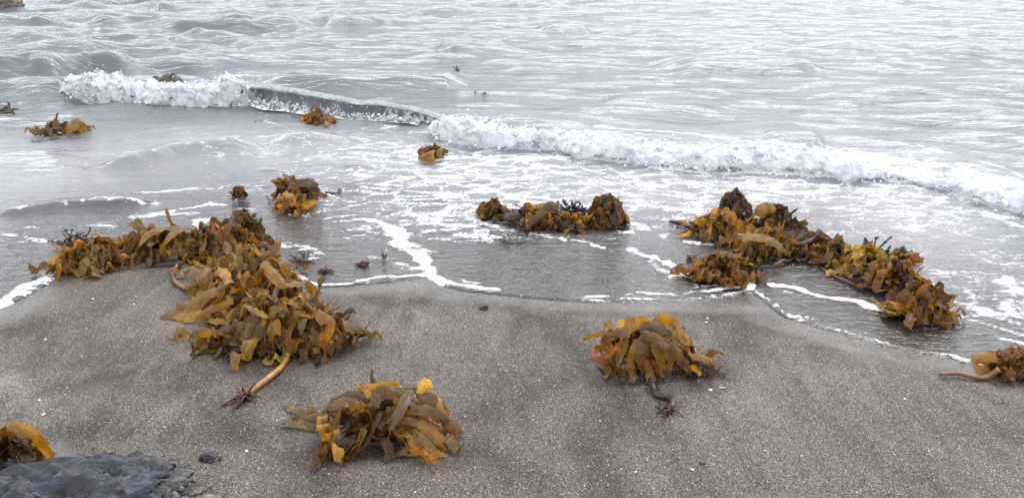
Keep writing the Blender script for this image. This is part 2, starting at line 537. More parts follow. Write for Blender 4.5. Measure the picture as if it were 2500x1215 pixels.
# ------------------------------------------------------------------ sand: one sheet out to the horizon
def axis(dense, growth_lo, growth_hi, lo, hi):
    a = list(dense)
    step = a[1] - a[0]; left = []
    v = a[0]; s = step
    while v > lo:
        s *= growth_lo; v -= s; left.append(v)
    right = []; v = a[-1]; s = a[-1] - a[-2]
    while v < hi:
        s *= growth_hi; v += s; right.append(v)
    return np.array(left[::-1] + a + right)

gx = axis(np.arange(-3.0, 3.0, 0.022), 1.06, 1.06, -1500, 1500)
gy = axis(np.arange(1.2, 5.2, 0.022), 1.09, 1.07, -1200, 2500)
GX, GY = np.meshgrid(gx, gy)
gxf, gyf = GX.ravel(), GY.ravel()
gz = ground(gxf, gyf)
gd = shore_d(gxf, gyf)

DARK_PX = [  # heavy dark grains left in streaks by the backwash
    ([(40, 800), (160, 850), (300, 880), (430, 960)], 70, 0.9), ([(120, 960), (260, 930), (380, 900)], 55, 0.7),
    ([(440, 940), (520, 1020), (600, 1090)], 40, 0.9), ([(150, 1070), (280, 1090), (420, 1080)], 35, 0.8),
    ([(1060, 712), (1180, 735), (1320, 750), (1500, 760)], 26, 1.0), ([(1290, 750), (1230, 860), (1180, 1000), (1130, 1140)], 45, 0.9),
    ([(1320, 770), (1400, 850), (1500, 960), (1580, 1060)], 45, 0.8), ([(1240, 1020), (1330, 960), (1400, 930)], 35, 0.6),
    ([(1480, 1010), (1430, 1110), (1470, 1215)], 50, 0.8), ([(1880, 775), (1800, 830), (1760, 900), (1690, 960)], 40, 0.8),
    ([(1650, 760), (1760, 770), (1860, 755)], 22, 0.9), ([(1980, 850), (2120, 870), (2300, 930), (2500, 1030)], 18, 0.7),
    ([(880, 720), (960, 740), (1060, 730)], 26, 0.8), ([(560, 880), (620, 920), (700, 950), (760, 990)], 35, 0.6),
    ([(800, 880), (900, 880), (980, 850)], 30, 0.5), ([(1120, 1080), (1240, 1160), (1300, 1215)], 45, 0.8),
    ([(640, 1110), (720, 1150), (800, 1215)], 40, 0.5), ([(1900, 1000), (2050, 1080), (2200, 1200)], 40, 0.35),
    ([(2160, 960), (2330, 1020), (2500, 1110)], 22, 0.4), ([(700, 1060), (800, 1120), (1000, 1130), (1120, 1060)], 25, 0.8),
    ([(1470, 900), (1560, 940), (1700, 925)], 28, 0.9), ([(470, 850), (620, 868), (800, 868), (900, 830)], 22, 0.8)]
LIGHT_PX = [([(950, 800), (1010, 760), (1060, 800)], 40, 0.8), ([(0, 930), (60, 960), (110, 1030)], 60, 1.0),
            ([(330, 980), (420, 1010)], 45, 0.8), ([(1700, 1050), (1900, 960), (2100, 930)], 90, 0.5), ([(1220, 820), (1180, 900)], 20, 0.6),
            ([(900, 800), (1080, 870), (1100, 900)], 50, 0.5), ([(300, 700), (420, 760)], 60, 0.4)]

def paint(X, Y, strokes, wob=0.35, seed=3, z=0.05, fine=0.0):
    out = np.zeros(X.shape)
    wn1 = fbm2(X * 5.0, Y * 5.0, 4, seed) + fine * fbm2(X * 19.0, Y * 24.0, 3, seed + 7)
    XW, YW = X, Y
    if fine:                       # drifting foam lines wander
        XW = X + 0.075 * fbm2(X * 4.0, Y * 5.0, 4, seed + 31); YW = Y + 0.060 * fbm2(X * 5.0, Y * 6.0, 4, seed + 37)
    for pts, wpx, s in strokes:
        W = [pixz(px, py, z)[:2] for px, py in pts]
        P = np.array(W)
        cx = P.mean(0); rad = np.linalg.norm(P - cx, axis=1).max()
        mpp = 1.0 / np.mean([px_per_m(*q) for q in pts])
        w = wpx * mpp
        m = np.hypot(X - cx[0], Y - cx[1]) < rad + 4 * w + 0.3
        if not m.any(): continue
        d, _ = polydist(XW[m], YW[m], W)
        d = d * (1 + wob * 1.6 * wn1[m])
        out[m] = np.maximum(out[m], s * np.exp(-(d / w) ** 2))
    return out

near = (np.abs(gxf) < 4) & (gyf > 1) & (gyf < 6)
mineral = np.zeros(gxf.shape)
mineral[near] = paint(gxf[near], gyf[near], DARK_PX, 0.5, 3) - 0.8 * paint(gxf[near], gyf[near], LIGHT_PX, 0.4, 8)
wet_shade = sstep(-0.22, 0.0, gd + 0.10 * fbm2(gxf * 3, gyf * 3, 3, 21))
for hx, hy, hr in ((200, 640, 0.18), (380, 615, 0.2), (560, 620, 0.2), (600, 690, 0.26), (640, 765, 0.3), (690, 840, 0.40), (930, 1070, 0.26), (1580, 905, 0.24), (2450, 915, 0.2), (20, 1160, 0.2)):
    c_ = pixz(hx, hy, 0.05)                    # contact shade under the weed, painted on as a dark wet halo
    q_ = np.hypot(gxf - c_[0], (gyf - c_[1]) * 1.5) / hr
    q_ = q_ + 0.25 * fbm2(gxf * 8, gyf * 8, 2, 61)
    wet_shade = np.maximum(wet_shade, 0.9 * sstep(1.15, 0.75, q_))
gz = gz - 0.006 * np.clip(mineral, 0, 1)
me = grid_mesh('sand', np.stack([gxf, gyf, gz], 1), len(gy), len(gx))
fattr(me, 'mineral', mineral); fattr(me, 'wet', wet_shade)
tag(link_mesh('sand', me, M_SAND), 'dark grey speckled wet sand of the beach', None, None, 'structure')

# ------------------------------------------------------------------ water
# lines of the surf, in pixels of the toe on the still water
FRONT_RIGHT = [(1062, 322), (1100, 346), (1200, 359), (1300, 357), (1370, 365), (1420, 382), (1500, 394), (1600, 408), (1720, 417),
               (1850, 418), (1960, 424), (2050, 433), (2110, 431), (2150, 434), (2250, 449), (2330, 466), (2390, 484), (2430, 504), (2500, 520), (2580, 540), (2700, 560)]
FRONT_LEFT = [(165, 232), (220, 248), (300, 256), (370, 262), (460, 261), (550, 259), (610, 254), (640, 246)]
CURL = [(575, 238), (615, 250), (660, 262), (720, 270), (790, 281), (860, 291), (930, 296), (1000, 300), (1060, 308), (1110, 322)]
W_RIGHT = [pixz(*p)[:2] for p in FRONT_RIGHT]; W_LEFT = [pixz(*p)[:2] for p in FRONT_LEFT]; W_CURL = [pixz(*p)[:2] for p in CURL]

FOAM_PX = [  # (polyline, half width px, density)
    ([(-60, 770), (0, 748), (60, 718), (120, 682)], 24, 0.95), ([(0, 690), (60, 690), (120, 672)], 14, 0.75),
    ([(785, 700), (870, 694), (950, 687), (1010, 680), (1040, 672)], 8, 1.0),
    ([(905, 535), (950, 552), (985, 575), (1000, 610), (1020, 650), (1040, 672)], 19, 0.97), ([(985, 575), (1010, 600), (1040, 612)], 14, 0.9),
    ([(1040, 676), (1080, 696), (1130, 708), (1210, 717)], 13, 1.0), ([(1100, 690), (1150, 695)], 8, 0.8),
    ([(870, 528), (905, 535)], 10, 0.8), ([(780, 500), (830, 520), (880, 530)], 14, 0.62), ([(960, 650), (1010, 660)], 14, 0.8),
    ([(1430, 738), (1460, 734), (1490, 738)], 7, 0.85), ([(1540, 737), (1620, 732), (1720, 722), (1800, 712), (1832, 706)], 10, 0.9),
    ([(1548, 612), (1590, 628), (1630, 652), (1690, 680), (1760, 696), (1820, 694), (1850, 672)], 14, 0.96),
    ([(1580, 640), (1650, 690), (1700, 705), (1790, 705)], 14, 0.72), ([(1830, 690), (1838, 712)], 14, 1.0),
    ([(1836, 716), (1862, 738), (1890, 764), (1920, 784), (1980, 806), (2060, 830)], 5, 0.95),
    ([(1900, 700), (1960, 712), (2020, 735), (2080, 752), (2150, 770), (2220, 788), (2290, 797)], 12, 0.97), ([(1920, 720), (1960, 735)], 8, 0.7),
    ([(2290, 797), (2340, 795), (2400, 800), (2440, 820), (2500, 850)], 16, 0.72), ([(2340, 760), (2420, 780), (2500, 790)], 26, 0.70),
    ([(2470, 700), (2500, 740), (2540, 790)], 34, 0.92), ([(2440, 850), (2500, 870)], 10, 0.8), ([(2420, 922), (2450, 932), (2520, 948)], 10, 1.0),
    ([(1790, 612), (1900, 632), (1980, 634), (2050, 640)], 8, 0.95), ([(1690, 590), (1760, 598), (1800, 604)], 9, 0.9), ([(2170, 645), (2230, 645)], 7, 0.9),
    ([(2240, 690), (2260, 720)], 12, 0.9), ([(1650, 572), (1700, 590)], 10, 0.8),
    ([(1180, 540), (1215, 545)], 10, 0.95), ([(1320, 575), (1355, 578), (1370, 586)], 9, 0.95), ([(1395, 540), (1440, 530)], 9, 0.95),
    ([(1530, 530), (1570, 560), (1610, 570)], 20, 0.80), ([(1500, 560), (1540, 570)], 8, 0.95), ([(1250, 560), (1320, 568), (1420, 590), (1500, 580)], 10, 0.66),
    ([(1400, 575), (1450, 600), (1470, 610)], 10, 0.66), ([(1540, 470), (1600, 500), (1640, 540)], 24, 0.62),
    ([(1320, 400), (1300, 425), (1220, 440), (1180, 470)], 18, 0.66), ([(1380, 440), (1460, 440), (1560, 430), (1680, 425)], 20, 0.64),
    ([(1030, 400), (1060, 420), (960, 430), (940, 470), (990, 490)], 14, 0.66), ([(1000, 455), (1060, 500), (1180, 530)], 20, 0.58),
    ([(1840, 440), (1980, 445), (2140, 470), (2260, 490)], 26, 0.56), ([(1650, 470), (1740, 480), (1880, 500)], 24, 0.58), ([(2150, 448), (2300, 480), (2420, 520), (2500, 556)], 22, 0.86),
    ([(1960, 480), (2100, 520), (2250, 560)], 30, 0.50), ([(2380, 520), (2450, 600), (2500, 640)], 30, 0.42),
    ([(0, 520), (130, 505), (250, 492), (400, 488)], 10, 0.72), ([(330, 470), (480, 450), (640, 440)], 14, 0.62), ([(420, 510), (520, 490), (560, 492)], 12, 0.92), ([(250, 540), (330, 520), (480, 515)], 16, 0.75),
    ([(480, 500), (500, 530), (490, 560)], 10, 0.85), ([(0, 600), (80, 590), (140, 600)], 16, 0.62), ([(20, 560), (150, 545), (260, 548)], 14, 0.62), ([(0, 575), (60, 578), (140, 592)], 5, 0.9),
    ([(640, 590), (720, 600), (780, 625), (740, 640)], 16, 0.66), ([(690, 590), (760, 600), (800, 630)], 12, 0.7), ([(660, 580), (700, 600)], 12, 0.8), ([(560, 470), (660, 440), (730, 425)], 12, 0.7), ([(800, 480), (860, 500)], 12, 0.55),
    ([(830, 620), (960, 640), (990, 660)], 14, 0.55), ([(620, 265), (700, 262), (760, 272)], 3, 0.8), ([(880, 305), (960, 300), (910, 313)], 4, 0.85), ([(640, 250), (660, 300), (690, 310)], 5, 0.6),
    ([(100, 110), (170, 95), (260, 70)], 10, 0.62), ([(30, 115), (90, 130), (200, 130)], 8, 0.62), ([(0, 205), (80, 195), (180, 200)], 8, 0.80), ([(80, 170), (130, 160)], 6, 0.7),
    ([(2100, 340), (2200, 350), (2280, 370)], 12, 0.72), ([(2250, 355), (2285, 390), (2260, 400)], 6, 0.85), ([(2370, 400), (2440, 400), (2500, 420)], 10, 0.78), ([(2480, 385), (2520, 390)], 8, 0.9),
    ([(1450, 310), (1600, 320), (1800, 345), (2000, 360)], 12, 0.82), ([(1640, 300), (1700, 305)], 6, 0.6)]
FOAM_PX = [(p, w * (1.5 if s >= 0.9 else 1.8), (0.64 + (s - 0.9) * 1.2) if s >= 0.9 else 0.37 + (s - 0.4) * 0.45) for p, w, s in FOAM_PX]
RIDGE_PX = [  # swells: (polyline, height m, front width m, back width m)
    ([(210, 412), (330, 398), (430, 380), (540, 370), (650, 357)], 0.075, 0.07, 0.40), ([(660, 356), (760, 345), (900, 340), (1000, 330)], 0.04, 0.08, 0.3),
    ([(-40, 532), (60, 522), (150, 508), (280, 505), (400, 492)], 0.045, 0.035, 0.30), ([(590, 455), (690, 460), (800, 470)], 0.008, 0.03, 0.2),
    ([(600, 213), (720, 212), (850, 216), (960, 213), (1090, 205), (1150, 206)], 0.12, 0.30, 0.5), ([(780, 62), (860, 60), (950, 52)], 0.13, 0.3, 0.7), ([(380, 22), (430, 18)], 0.13, 0.25, 0.5),
    ([(1600, 170), (1720, 168), (1830, 160), (1920, 165), (2010, 185)], 0.11, 0.5, 0.8), ([(1060, 125), (1150, 118), (1260, 112)], 0.09, 0.4, 0.6), ([(1320, 75), (1440, 72)], 0.10, 0.4, 0.8),
    ([(-60, 185), (20, 182), (90, 178), (150, 190)], 0.20, 0.22, 0.6), ([(100, 196), (160, 190)], 0.08, 0.15, 0.3), ([(190, 160), (260, 155), (300, 170)], 0.06, 0.2, 0.4), ([(80, 120), (160, 118), (210, 125)], 0.07, 0.2, 0.4),
    ([(60, 60), (150, 58), (210, 50)], 0.10, 0.2, 0.5), ([(1180, 290), (1300, 305), (1420, 320)], 0.03, 0.15, 0.4), ([(1860, 350), (1960, 352), (2010, 360)], 0.05, 0.1, 0.4), ([(1450, 250), (1600, 262), (1760, 265)], 0.03, 0.25, 0.5),
    ([(1990, 120), (2200, 110), (2450, 130)], 0.07, 0.5, 0.9), ([(1950, 240), (2100, 238), (2300, 262), (2500, 285)], 0.035, 0.4, 0.6), ([(0, 262), (80, 258), (170, 262)], 0.05, 0.12, 0.3), ([(180, 275), (300, 268), (380, 270)], 0.03, 0.1, 0.25)]

wx = axis(np.arange(-3.2, 3.2, 0.017), 1.006, 1.006, -3.9, 3.9)
wx = axis(wx, 1.010, 1.010, -17, 17); wx = axis(wx, 1.12, 1.12, -1500, 1500)
wy = axis(np.arange(2.4, 4.6, 0.016), 1.0, 1.004, 2.4, 7.5)
wy = axis(wy, 1.0, 1.008, 2.4, 24); wy = axis(wy, 1.0, 1.09, 2.4, 3000)
WX, WY = np.meshgrid(wx, wy)
xf, yf = WX.ravel(), WY.ravel()
print('water verts', len(xf))
wd = shore_d(xf, yf)
deep = sstep(0.4, 2.8, wd)
inview = (np.abs(xf) < 20) & (yf < 40)
amp = 0.04 + 0.96 * deep
leftchop = 1 + 2.0 * sstep(-2.6, -5.5, xf) * sstep(6.0, 9.0, yf) * sstep(30, 18, yf)
zw = np.zeros(xf.shape)
warps = [fbm2(xf * s, yf * s, 2, 40 + k) for k, s in enumerate((0.25, 0.45, 0.8, 0.35))]
wr_ = np.random.default_rng(5)
for k in range(46):
    lam = math.exp(wr_.uniform(math.log(0.30), math.log(2.8)))
    ang = math.radians(-96 + wr_.normal(0, 30))
    kx, ky = math.cos(ang) * 2 * math.pi / lam, math.sin(ang) * 2 * math.pi / lam
    th = kx * xf + ky * yf + wr_.uniform(0, 6.28) + 2.4 * warps[k % 4]
    a = 0.031 * lam / (2 * math.pi) * (1.0 if lam < 1.3 else 0.75)
    env = np.clip(0.55 + 1.0 * warps[(k + 1) % 4], 0.1, 1.6)
    zw += a * env * (np.exp(np.sin(th)) - 1.27)
zw *= amp * leftchop * np.where(inview, 1, 0.6)
foam = np.zeros(xf.shape)
nearw = (np.abs(xf) < 16) & (yf < 26)
X1, Y1 = xf[nearw], yf[nearw]
wob = fbm2(X1 * 1.4, Y1 * 1.4, 3, 77)
ridge = np.zeros(X1.shape)
for pts, h, wf, wb in RIDGE_PX:
    W = [pixz(*q)[:2] for q in pts]
    P = np.array(W); cx = P.mean(0); rad = np.linalg.norm(P - cx, axis=1).max() + 3.5 * max(wf, wb) + 0.2
    m = np.hypot(X1 - cx[0], Y1 - cx[1]) < rad
    d, par = polydist(X1[m], Y1[m], W)
    yi = np.interp(X1[m], [w[0] for w in W], [w[1] for w in W])
    d = np.where(Y1[m] > yi, d, -d) + 0.10 * wob[m] * max(wf, 0.1) * 3
    end = sstep(0, 0.22, par) * sstep(1, 0.78, par)
    end = end * np.exp(-np.clip(np.maximum(W[0][0] - X1[m], X1[m] - W[-1][0]), 0, 9) / 0.1)
    ridge[m] += h * end * np.where(d > 0, np.exp(-(d / wb) ** 2), np.exp(-(d / wf) ** 2))
# the raised water carried by the two broken fronts
for W, h, back in ((W_RIGHT, 0.05, 0.9), (W_LEFT, 0.07, 0.7)):
    d, par = polydist(X1, Y1, W)
    yi = np.interp(X1, [w[0] for w in W], [w[1] for w in W])
    d = np.where(Y1 > yi, d, -d)
    inx = sstep(W[0][0] - 0.3, W[0][0] + 0.1, X1) * sstep(W[-1][0] + 0.3, W[-1][0] - 0.1, X1)
    dd = d + 0.25 * wob
    ridge += h * inx * sstep(0.0, 0.15, d) * np.exp(-np.clip(d - 0.1, 0, 9) / back)
    foam[nearw] = np.maximum(foam[nearw], inx * (np.where(d > 0, 0.58 * np.exp(-np.clip(dd - 0.25, 0, 9) / 0.9), 0.85 * np.exp(d / 0.06))))
zw[nearw] += ridge
# lace of foam drifting in over the shallows
Z = (sstep(0.1, 0.6, wd) * sstep(3.4, 2.2, wd))[nearw]
base = Z * (0.40 + 0.16 * fbm2(X1 * 0.8, Y1 * 0.8, 3, 31))
base = base * (0.76 + 0.34 * sstep(-1.6, -0.2, X1))
calm = np.exp(-(((X1 - 0.55) / 0.75) ** 2 + ((Y1 - 3.75) / 0.38) ** 2))          # the clear sheet in the middle
base = base * (1 - 0.62 * calm)
foam[nearw] = np.maximum(foam[nearw], np.maximum(base, 0.20 * sstep(0.05, 0.3, wd[nearw])))
foam[nearw] = np.maximum(foam[nearw], paint(X1, Y1, FOAM_PX, 0.35, 14, 0.02, 0.9))
rim = 0.66 * np.exp(-((wd[nearw] - 0.018) / 0.030) ** 2) * (0.80 + 0.35 * fbm2(X1 * 2.0, Y1 * 2.0, 2, 91))      # bubbles along the very edge of the swash
foam[nearw] = np.maximum(foam[nearw], rim)
# outer sea carries a few scattered flecks
foam = np.maximum(foam, 0.17 * deep * np.where(inview, 1, 0))

zf = film_z(xf, yf, wd)
k_ = 0.010
hh = np.clip(0.5 + 0.5 * (zw - zf) / k_, 0, 1)
zz = zf * (1 - hh) + zw * hh + k_ * hh * (1 - hh)
zz = np.where(wd < 0.02, zf, zz) + 0.006 * sstep(0.75, 1.0, foam) * sstep(-0.02, 0.02, wd) * (0.6 + 0.4 * fbm2(xf * 40, yf * 40, 2, 50))
wdf = wd.reshape(len(wy), len(wx))
cell = np.maximum.reduce([wdf[:-1, :-1], wdf[1:, :-1], wdf[:-1, 1:], wdf[1:, 1:]])
me = grid_mesh('water', np.stack([xf, yf, zz], 1), len(wy), len(wx), cell > -0.05)
fattr(me, 'foam', foam)
fattr(me, 'murk', 0.03 + 0.94 * sstep(0.15, 2.2, wd))
fattr(me, 'deepness', sstep(1.8, 4.2, wd))
fattr(me, 'ripple', 0.06 + 0.94 * sstep(0.25, 2.4, wd))
tag(link_mesh('water', me, M_WATER), 'pale grey sea water washing up the sand with thin lacy foam', None, None, 'structure')

# ---- white water: lumpy froth lofted along each broken front
def loft(W, step):
    P, s = resample(W, step)
    T = np.gradient(P, axis=0); T /= np.linalg.norm(T, axis=1)[:, None]
    N = np.stack([-T[:, 1], T[:, 0]], 1)
    N[N[:, 1] < 0] *= -1
    for _ in range(12): N[1:-1] = (N[:-2] + N[1:-1] * 2 + N[2:]) / 4
    N /= np.linalg.norm(N, axis=1)[:, None]
    return P, N, s / s[-1], s

def whitewater(name, W, hfun, depth, seed, label, amp=1.0):
    P, N, u, s = loft(W, 0.012)
    q = np.linspace(0, 1, 64)
    # profile: toe, steep bulging front, rounded top, ragged back
    prof_d = np.interp(q, [0, 0.10, 0.22, 0.36, 0.55, 1.0], [-0.02, -0.045, -0.02, 0.06, 0.22, 1.0])
    prof_z = np.interp(q, [0, 0.10, 0.22, 0.36, 0.55, 0.8, 1.0], [-0.12, 0.28, 0.78, 1.0, 0.80, 0.35, -0.22])
    H = hfun(u) * (1 + 0.55 * fbm2(s * 2.6, s * 0, 3, seed))
    dep = depth * (1 + 0.30 * fbm2(s * 1.7, s * 0 + 4, 3, seed + 3))
    D = prof_d[None, :] * np.where(prof_d > 0.1, 1, 1)[None, :] * np.where(prof_d[None, :] > 0, dep[:, None], 1.0)
    Zz = prof_z[None, :] * H[:, None] + 0.02
    wig = 0.11 * fbm2(s * 2.4, s * 0, 3, seed + 9)
    X = P[:, 0:1] + N[:, 0:1] * (D + wig[:, None]); Y = P[:, 1:2] + N[:, 1:2] * (D + wig[:, None])
    x, y, z = X.ravel(), Y.ravel(), Zz.ravel()
    am = (0.25 + 0.75 * np.clip(H / H.max(), 0, 1))[:, None] * np.ones_like(X)
    am = am.ravel() * amp
    puff = lambda f, sd: np.abs(noise3(x * f, y * f, z * f * 1.3, sd))            # rounded billows with creases between
    b1 = fbm3(x * 5, y * 5, z * 8, 2, seed)
    z = z + am * (0.05 * b1 + 0.075 * (puff(11, seed + 5) - 0.25) + 0.045 * (puff(23, seed + 6) - 0.25) + 0.026 * (puff(48, seed + 8) - 0.25) + 0.015 * (puff(95, seed + 11) - 0.25))
    y = y + am * (0.03 * fbm3(x * 8, y * 8, z * 8, 2, seed + 2) - 0.06 * (puff(13, seed + 4) - 0.25) - 0.03 * (puff(29, seed + 9) - 0.25))
    x = x + am * 0.025 * fbm3(x * 12, y * 12, z * 12, 3, seed + 7)
    me = grid_mesh(name, np.stack([x, y, z], 1), len(P), len(q), flip=True)
    o = link_mesh(name, me, M_FOAM)
    tag(o, label, 'foam', None, 'stuff')
    return P, N, H, dep

def ico(sub):
    import bmesh
    bm = bmesh.new(); bmesh.ops.create_icosphere(bm, subdivisions=sub, radius=1)
    bm.verts.ensure_lookup_table()
    V = np.array([v.co[:] for v in bm.verts]); F = np.array([[v.index for v in f.verts] for f in bm.faces]); bm.free()
    return V, F
ICO1 = ico(2)

def blobs(name, C, R, label):
    """many small froth lumps in one mesh"""
    V0, F0 = ICO1
    C = np.array(C); R = np.array(R)
    V = (V0[None] * (R[:, None, None] * nrg.uniform(0.6, 1.25, (len(C), 1, 3))) + C[:, None, :]).reshape(-1, 3)
    F = (F0[None] + (np.arange(len(C)) * len(V0))[:, None, None]).reshape(-1, 3)
    me = bpy.data.meshes.new(name)
    me.vertices.add(len(V)); me.vertices.foreach_set('co', V.astype(np.float32).ravel())
    me.loops.add(F.size); me.loops.foreach_set('vertex_index', F.astype(np.int32).ravel())
    me.polygons.add(len(F)); me.polygons.foreach_set('loop_start', np.arange(0, F.size, 3, dtype=np.int32))
    me.update(calc_edges=True)
    tag(link_mesh(name, me, M_FOAM), label, 'foam', None, 'stuff')

def hR(u):
    return np.interp(u, [0, 0.03, 0.12, 0.3, 0.5, 0.64, 0.70, 0.78, 0.86, 0.92, 1.0], [0.05, 0.12, 0.10, 0.070, 0.075, 0.095, 0.040, 0.035, 0.045, 0.085, 0.07])
def hL(u):
    return np.interp(u, [0, 0.08, 0.25, 0.42, 0.55, 0.75, 0.92, 1.0], [0.04, 0.16, 0.21, 0.14, 0.13, 0.19, 0.22, 0.14])
PR = whitewater('sea_foam', W_RIGHT, hR, 0.55, 3, 'long band of white froth from the broken wave running off to the right')
PL = whitewater('sea_foam', W_LEFT, hL, 0.75, 23, 'tall white burst of froth where the wave breaks at upper left', 1.3)
for (P, N, H, dep), nblob, lab, sd in ((PR, 1500, 'bubbly spray lumps along the front of the long right-hand froth band', 1), (PL, 1500, 'bubbly spray lumps over the white burst at upper left', 2)):
    r_ = np.random.default_rng(sd)
    i = r_.integers(0, len(P), nblob)
    q = np.abs(r_.normal(0, 0.5, nblob)) ** 1.3
    off = -0.06 + q * dep[i] * 0.9 + 0.05 * r_.normal(0, 1, nblob) - 0.03
    top = H[i] * np.interp(off / dep[i], [-0.12, 0.02, 0.12, 0.4, 1], [0.15, 0.9, 1.02, 0.75, 0.25])
    front = r_.random(nblob) < 0.30
    zc = np.where(front, H[i] * r_.random(nblob) * 1.05, top + 0.015 * r_.normal(0, 1, nblob)) + 0.02
    zc = np.where(r_.random(nblob) < (0.12 if sd == 2 else 0.03), zc + np.abs(r_.normal(0, 0.05, nblob)), zc)
    off = np.where(front, -0.045 + 0.03 * r_.normal(0, 1, nblob), off)
    C = np.stack([P[i, 0] + N[i, 0] * off, P[i, 1] + N[i, 1] * off, zc], 1)
    R = 0.003 + 0.011 * r_.random(nblob) ** 3
    blobs('sea_foam', C, R, lab)

# ---- the glassy curling face between the two
def curl():
    P, N, u, s = loft(W_CURL, 0.014)
    q = np.linspace(0, 1, 56)
    kd = [(-0.05, -0.10), (0.0, 0.0), (0.055, 0.10), (0.085, 0.32), (0.075, 0.58), (0.030, 0.74), (0.0, 0.80), (0.0, 0.88), (0.03, 0.965), (0.065, 1.0), (0.10, 0.95), (0.14, 0.78), (0.20, 0.42), (0.28, -0.25)]
    K = catmull(kd, 56)
    H = np.interp(u, [0, 0.12, 0.22, 0.35, 0.6, 0.8, 0.93, 1.0], [0.03, 0.14, 0.18, 0.18, 0.155, 0.115, 0.07, 0.01]) * (1 + 0.10 * fbm2(s * 3, s * 0, 2, 4))
    D = K[None, :, 0] * 1.15 * (0.75 + 0.25 * (H / 0.19))[:, None]
    Zz = K[None, :, 1] * H[:, None]
    rag = 0.022 * fbm2(s * 11, s * 0, 3, 8)[:, None] * np.exp(-((q - 0.44) / 0.08) ** 2)[None, :]
    D = D - rag + 0.07 * fbm2(s * 2.0, s * 0, 3, 6)[:, None]
    X = P[:, 0:1] + N[:, 0:1] * D; Y = P[:, 1:2] + N[:, 1:2] * D
    Zz = Zz + rag * 0.7 + 0.01
    x, y, z = X.ravel(), Y.ravel(), Zz.ravel()
    z = z + 0.006 * fbm3(x * 12, y * 12, z * 6, 3, 12)
    me = grid_mesh('breaking_wave', np.stack([x, y, z], 1), len(P), 56, flip=True)
    Q = np.ones((len(P), 1)) * q[None, :]
    f = np.where(Q < 0.20, 0.58 - 0.7 * Q, 0.0)
    f = np.maximum(f, 0.50 * np.exp(-((Q - 0.43) / 0.03) ** 2))
    f = np.maximum(f, 0.50 * sstep(0.35, 0.8, u)[:, None] * (Q < 0.5))
    f = np.maximum(f, 0.66 * sstep(0.80, 1.0, u)[:, None] * (Q < 0.7))
    f = np.where(Q > 0.47, 0.12 + 0.3 * sstep(0.85, 1.0, u)[:, None], np.maximum(f, 0.43))
    fattr(me, 'foam', f.ravel())
    tag(link_mesh('breaking_wave', me, M_CURL), 'small glassy wave curling over between the two white bands of froth', None, None, 'structure')
    # torn beads of froth at the foot of the face and along the lip
    r_ = np.random.default_rng(9); n = 700
    i = r_.integers(0, len(P), n); lip = r_.random(n) < 0.12
    off = np.where(lip, 0.0 + 0.012 * r_.normal(0, 1, n), -0.01 + 0.025 * r_.normal(0, 1, n))
    zc = np.where(lip, H[i] * (0.86 + 0.05 * r_.normal(0, 1, n)), 0.022 + 0.02 * np.abs(r_.normal(0, 1, n)))
    C = np.stack([P[i, 0] + N[i, 0] * off, P[i, 1] + N[i, 1] * off, zc], 1)
    blobs('sea_foam', C, np.where(lip, 0.002 + 0.003 * r_.random(n), 0.003 + 0.012 * r_.random(n) ** 2.2), 'thin beads of froth along the foot and lip of the curling wave')
curl()

# ------------------------------------------------------------------ kelp
AMBER, GOLD, YELLOW, TAN, BROWN, DARK, OLIVE, RUST = ((0.205, 0.103, 0.011), (0.30, 0.168, 0.013), (0.44, 0.275, 0.022), (0.20, 0.135, 0.045),
    (0.095, 0.051, 0.013), (0.024, 0.015, 0.007), (0.235, 0.165, 0.035), (0.22, 0.082, 0.018))
TONES = dict(p=(0.42, 0.32, 0.07), k=(0.150, 0.090, 0.018), a=AMBER, g=GOLD, y=YELLOW, t=TAN, b=BROWN, d=DARK, o=OLIVE, r=RUST)

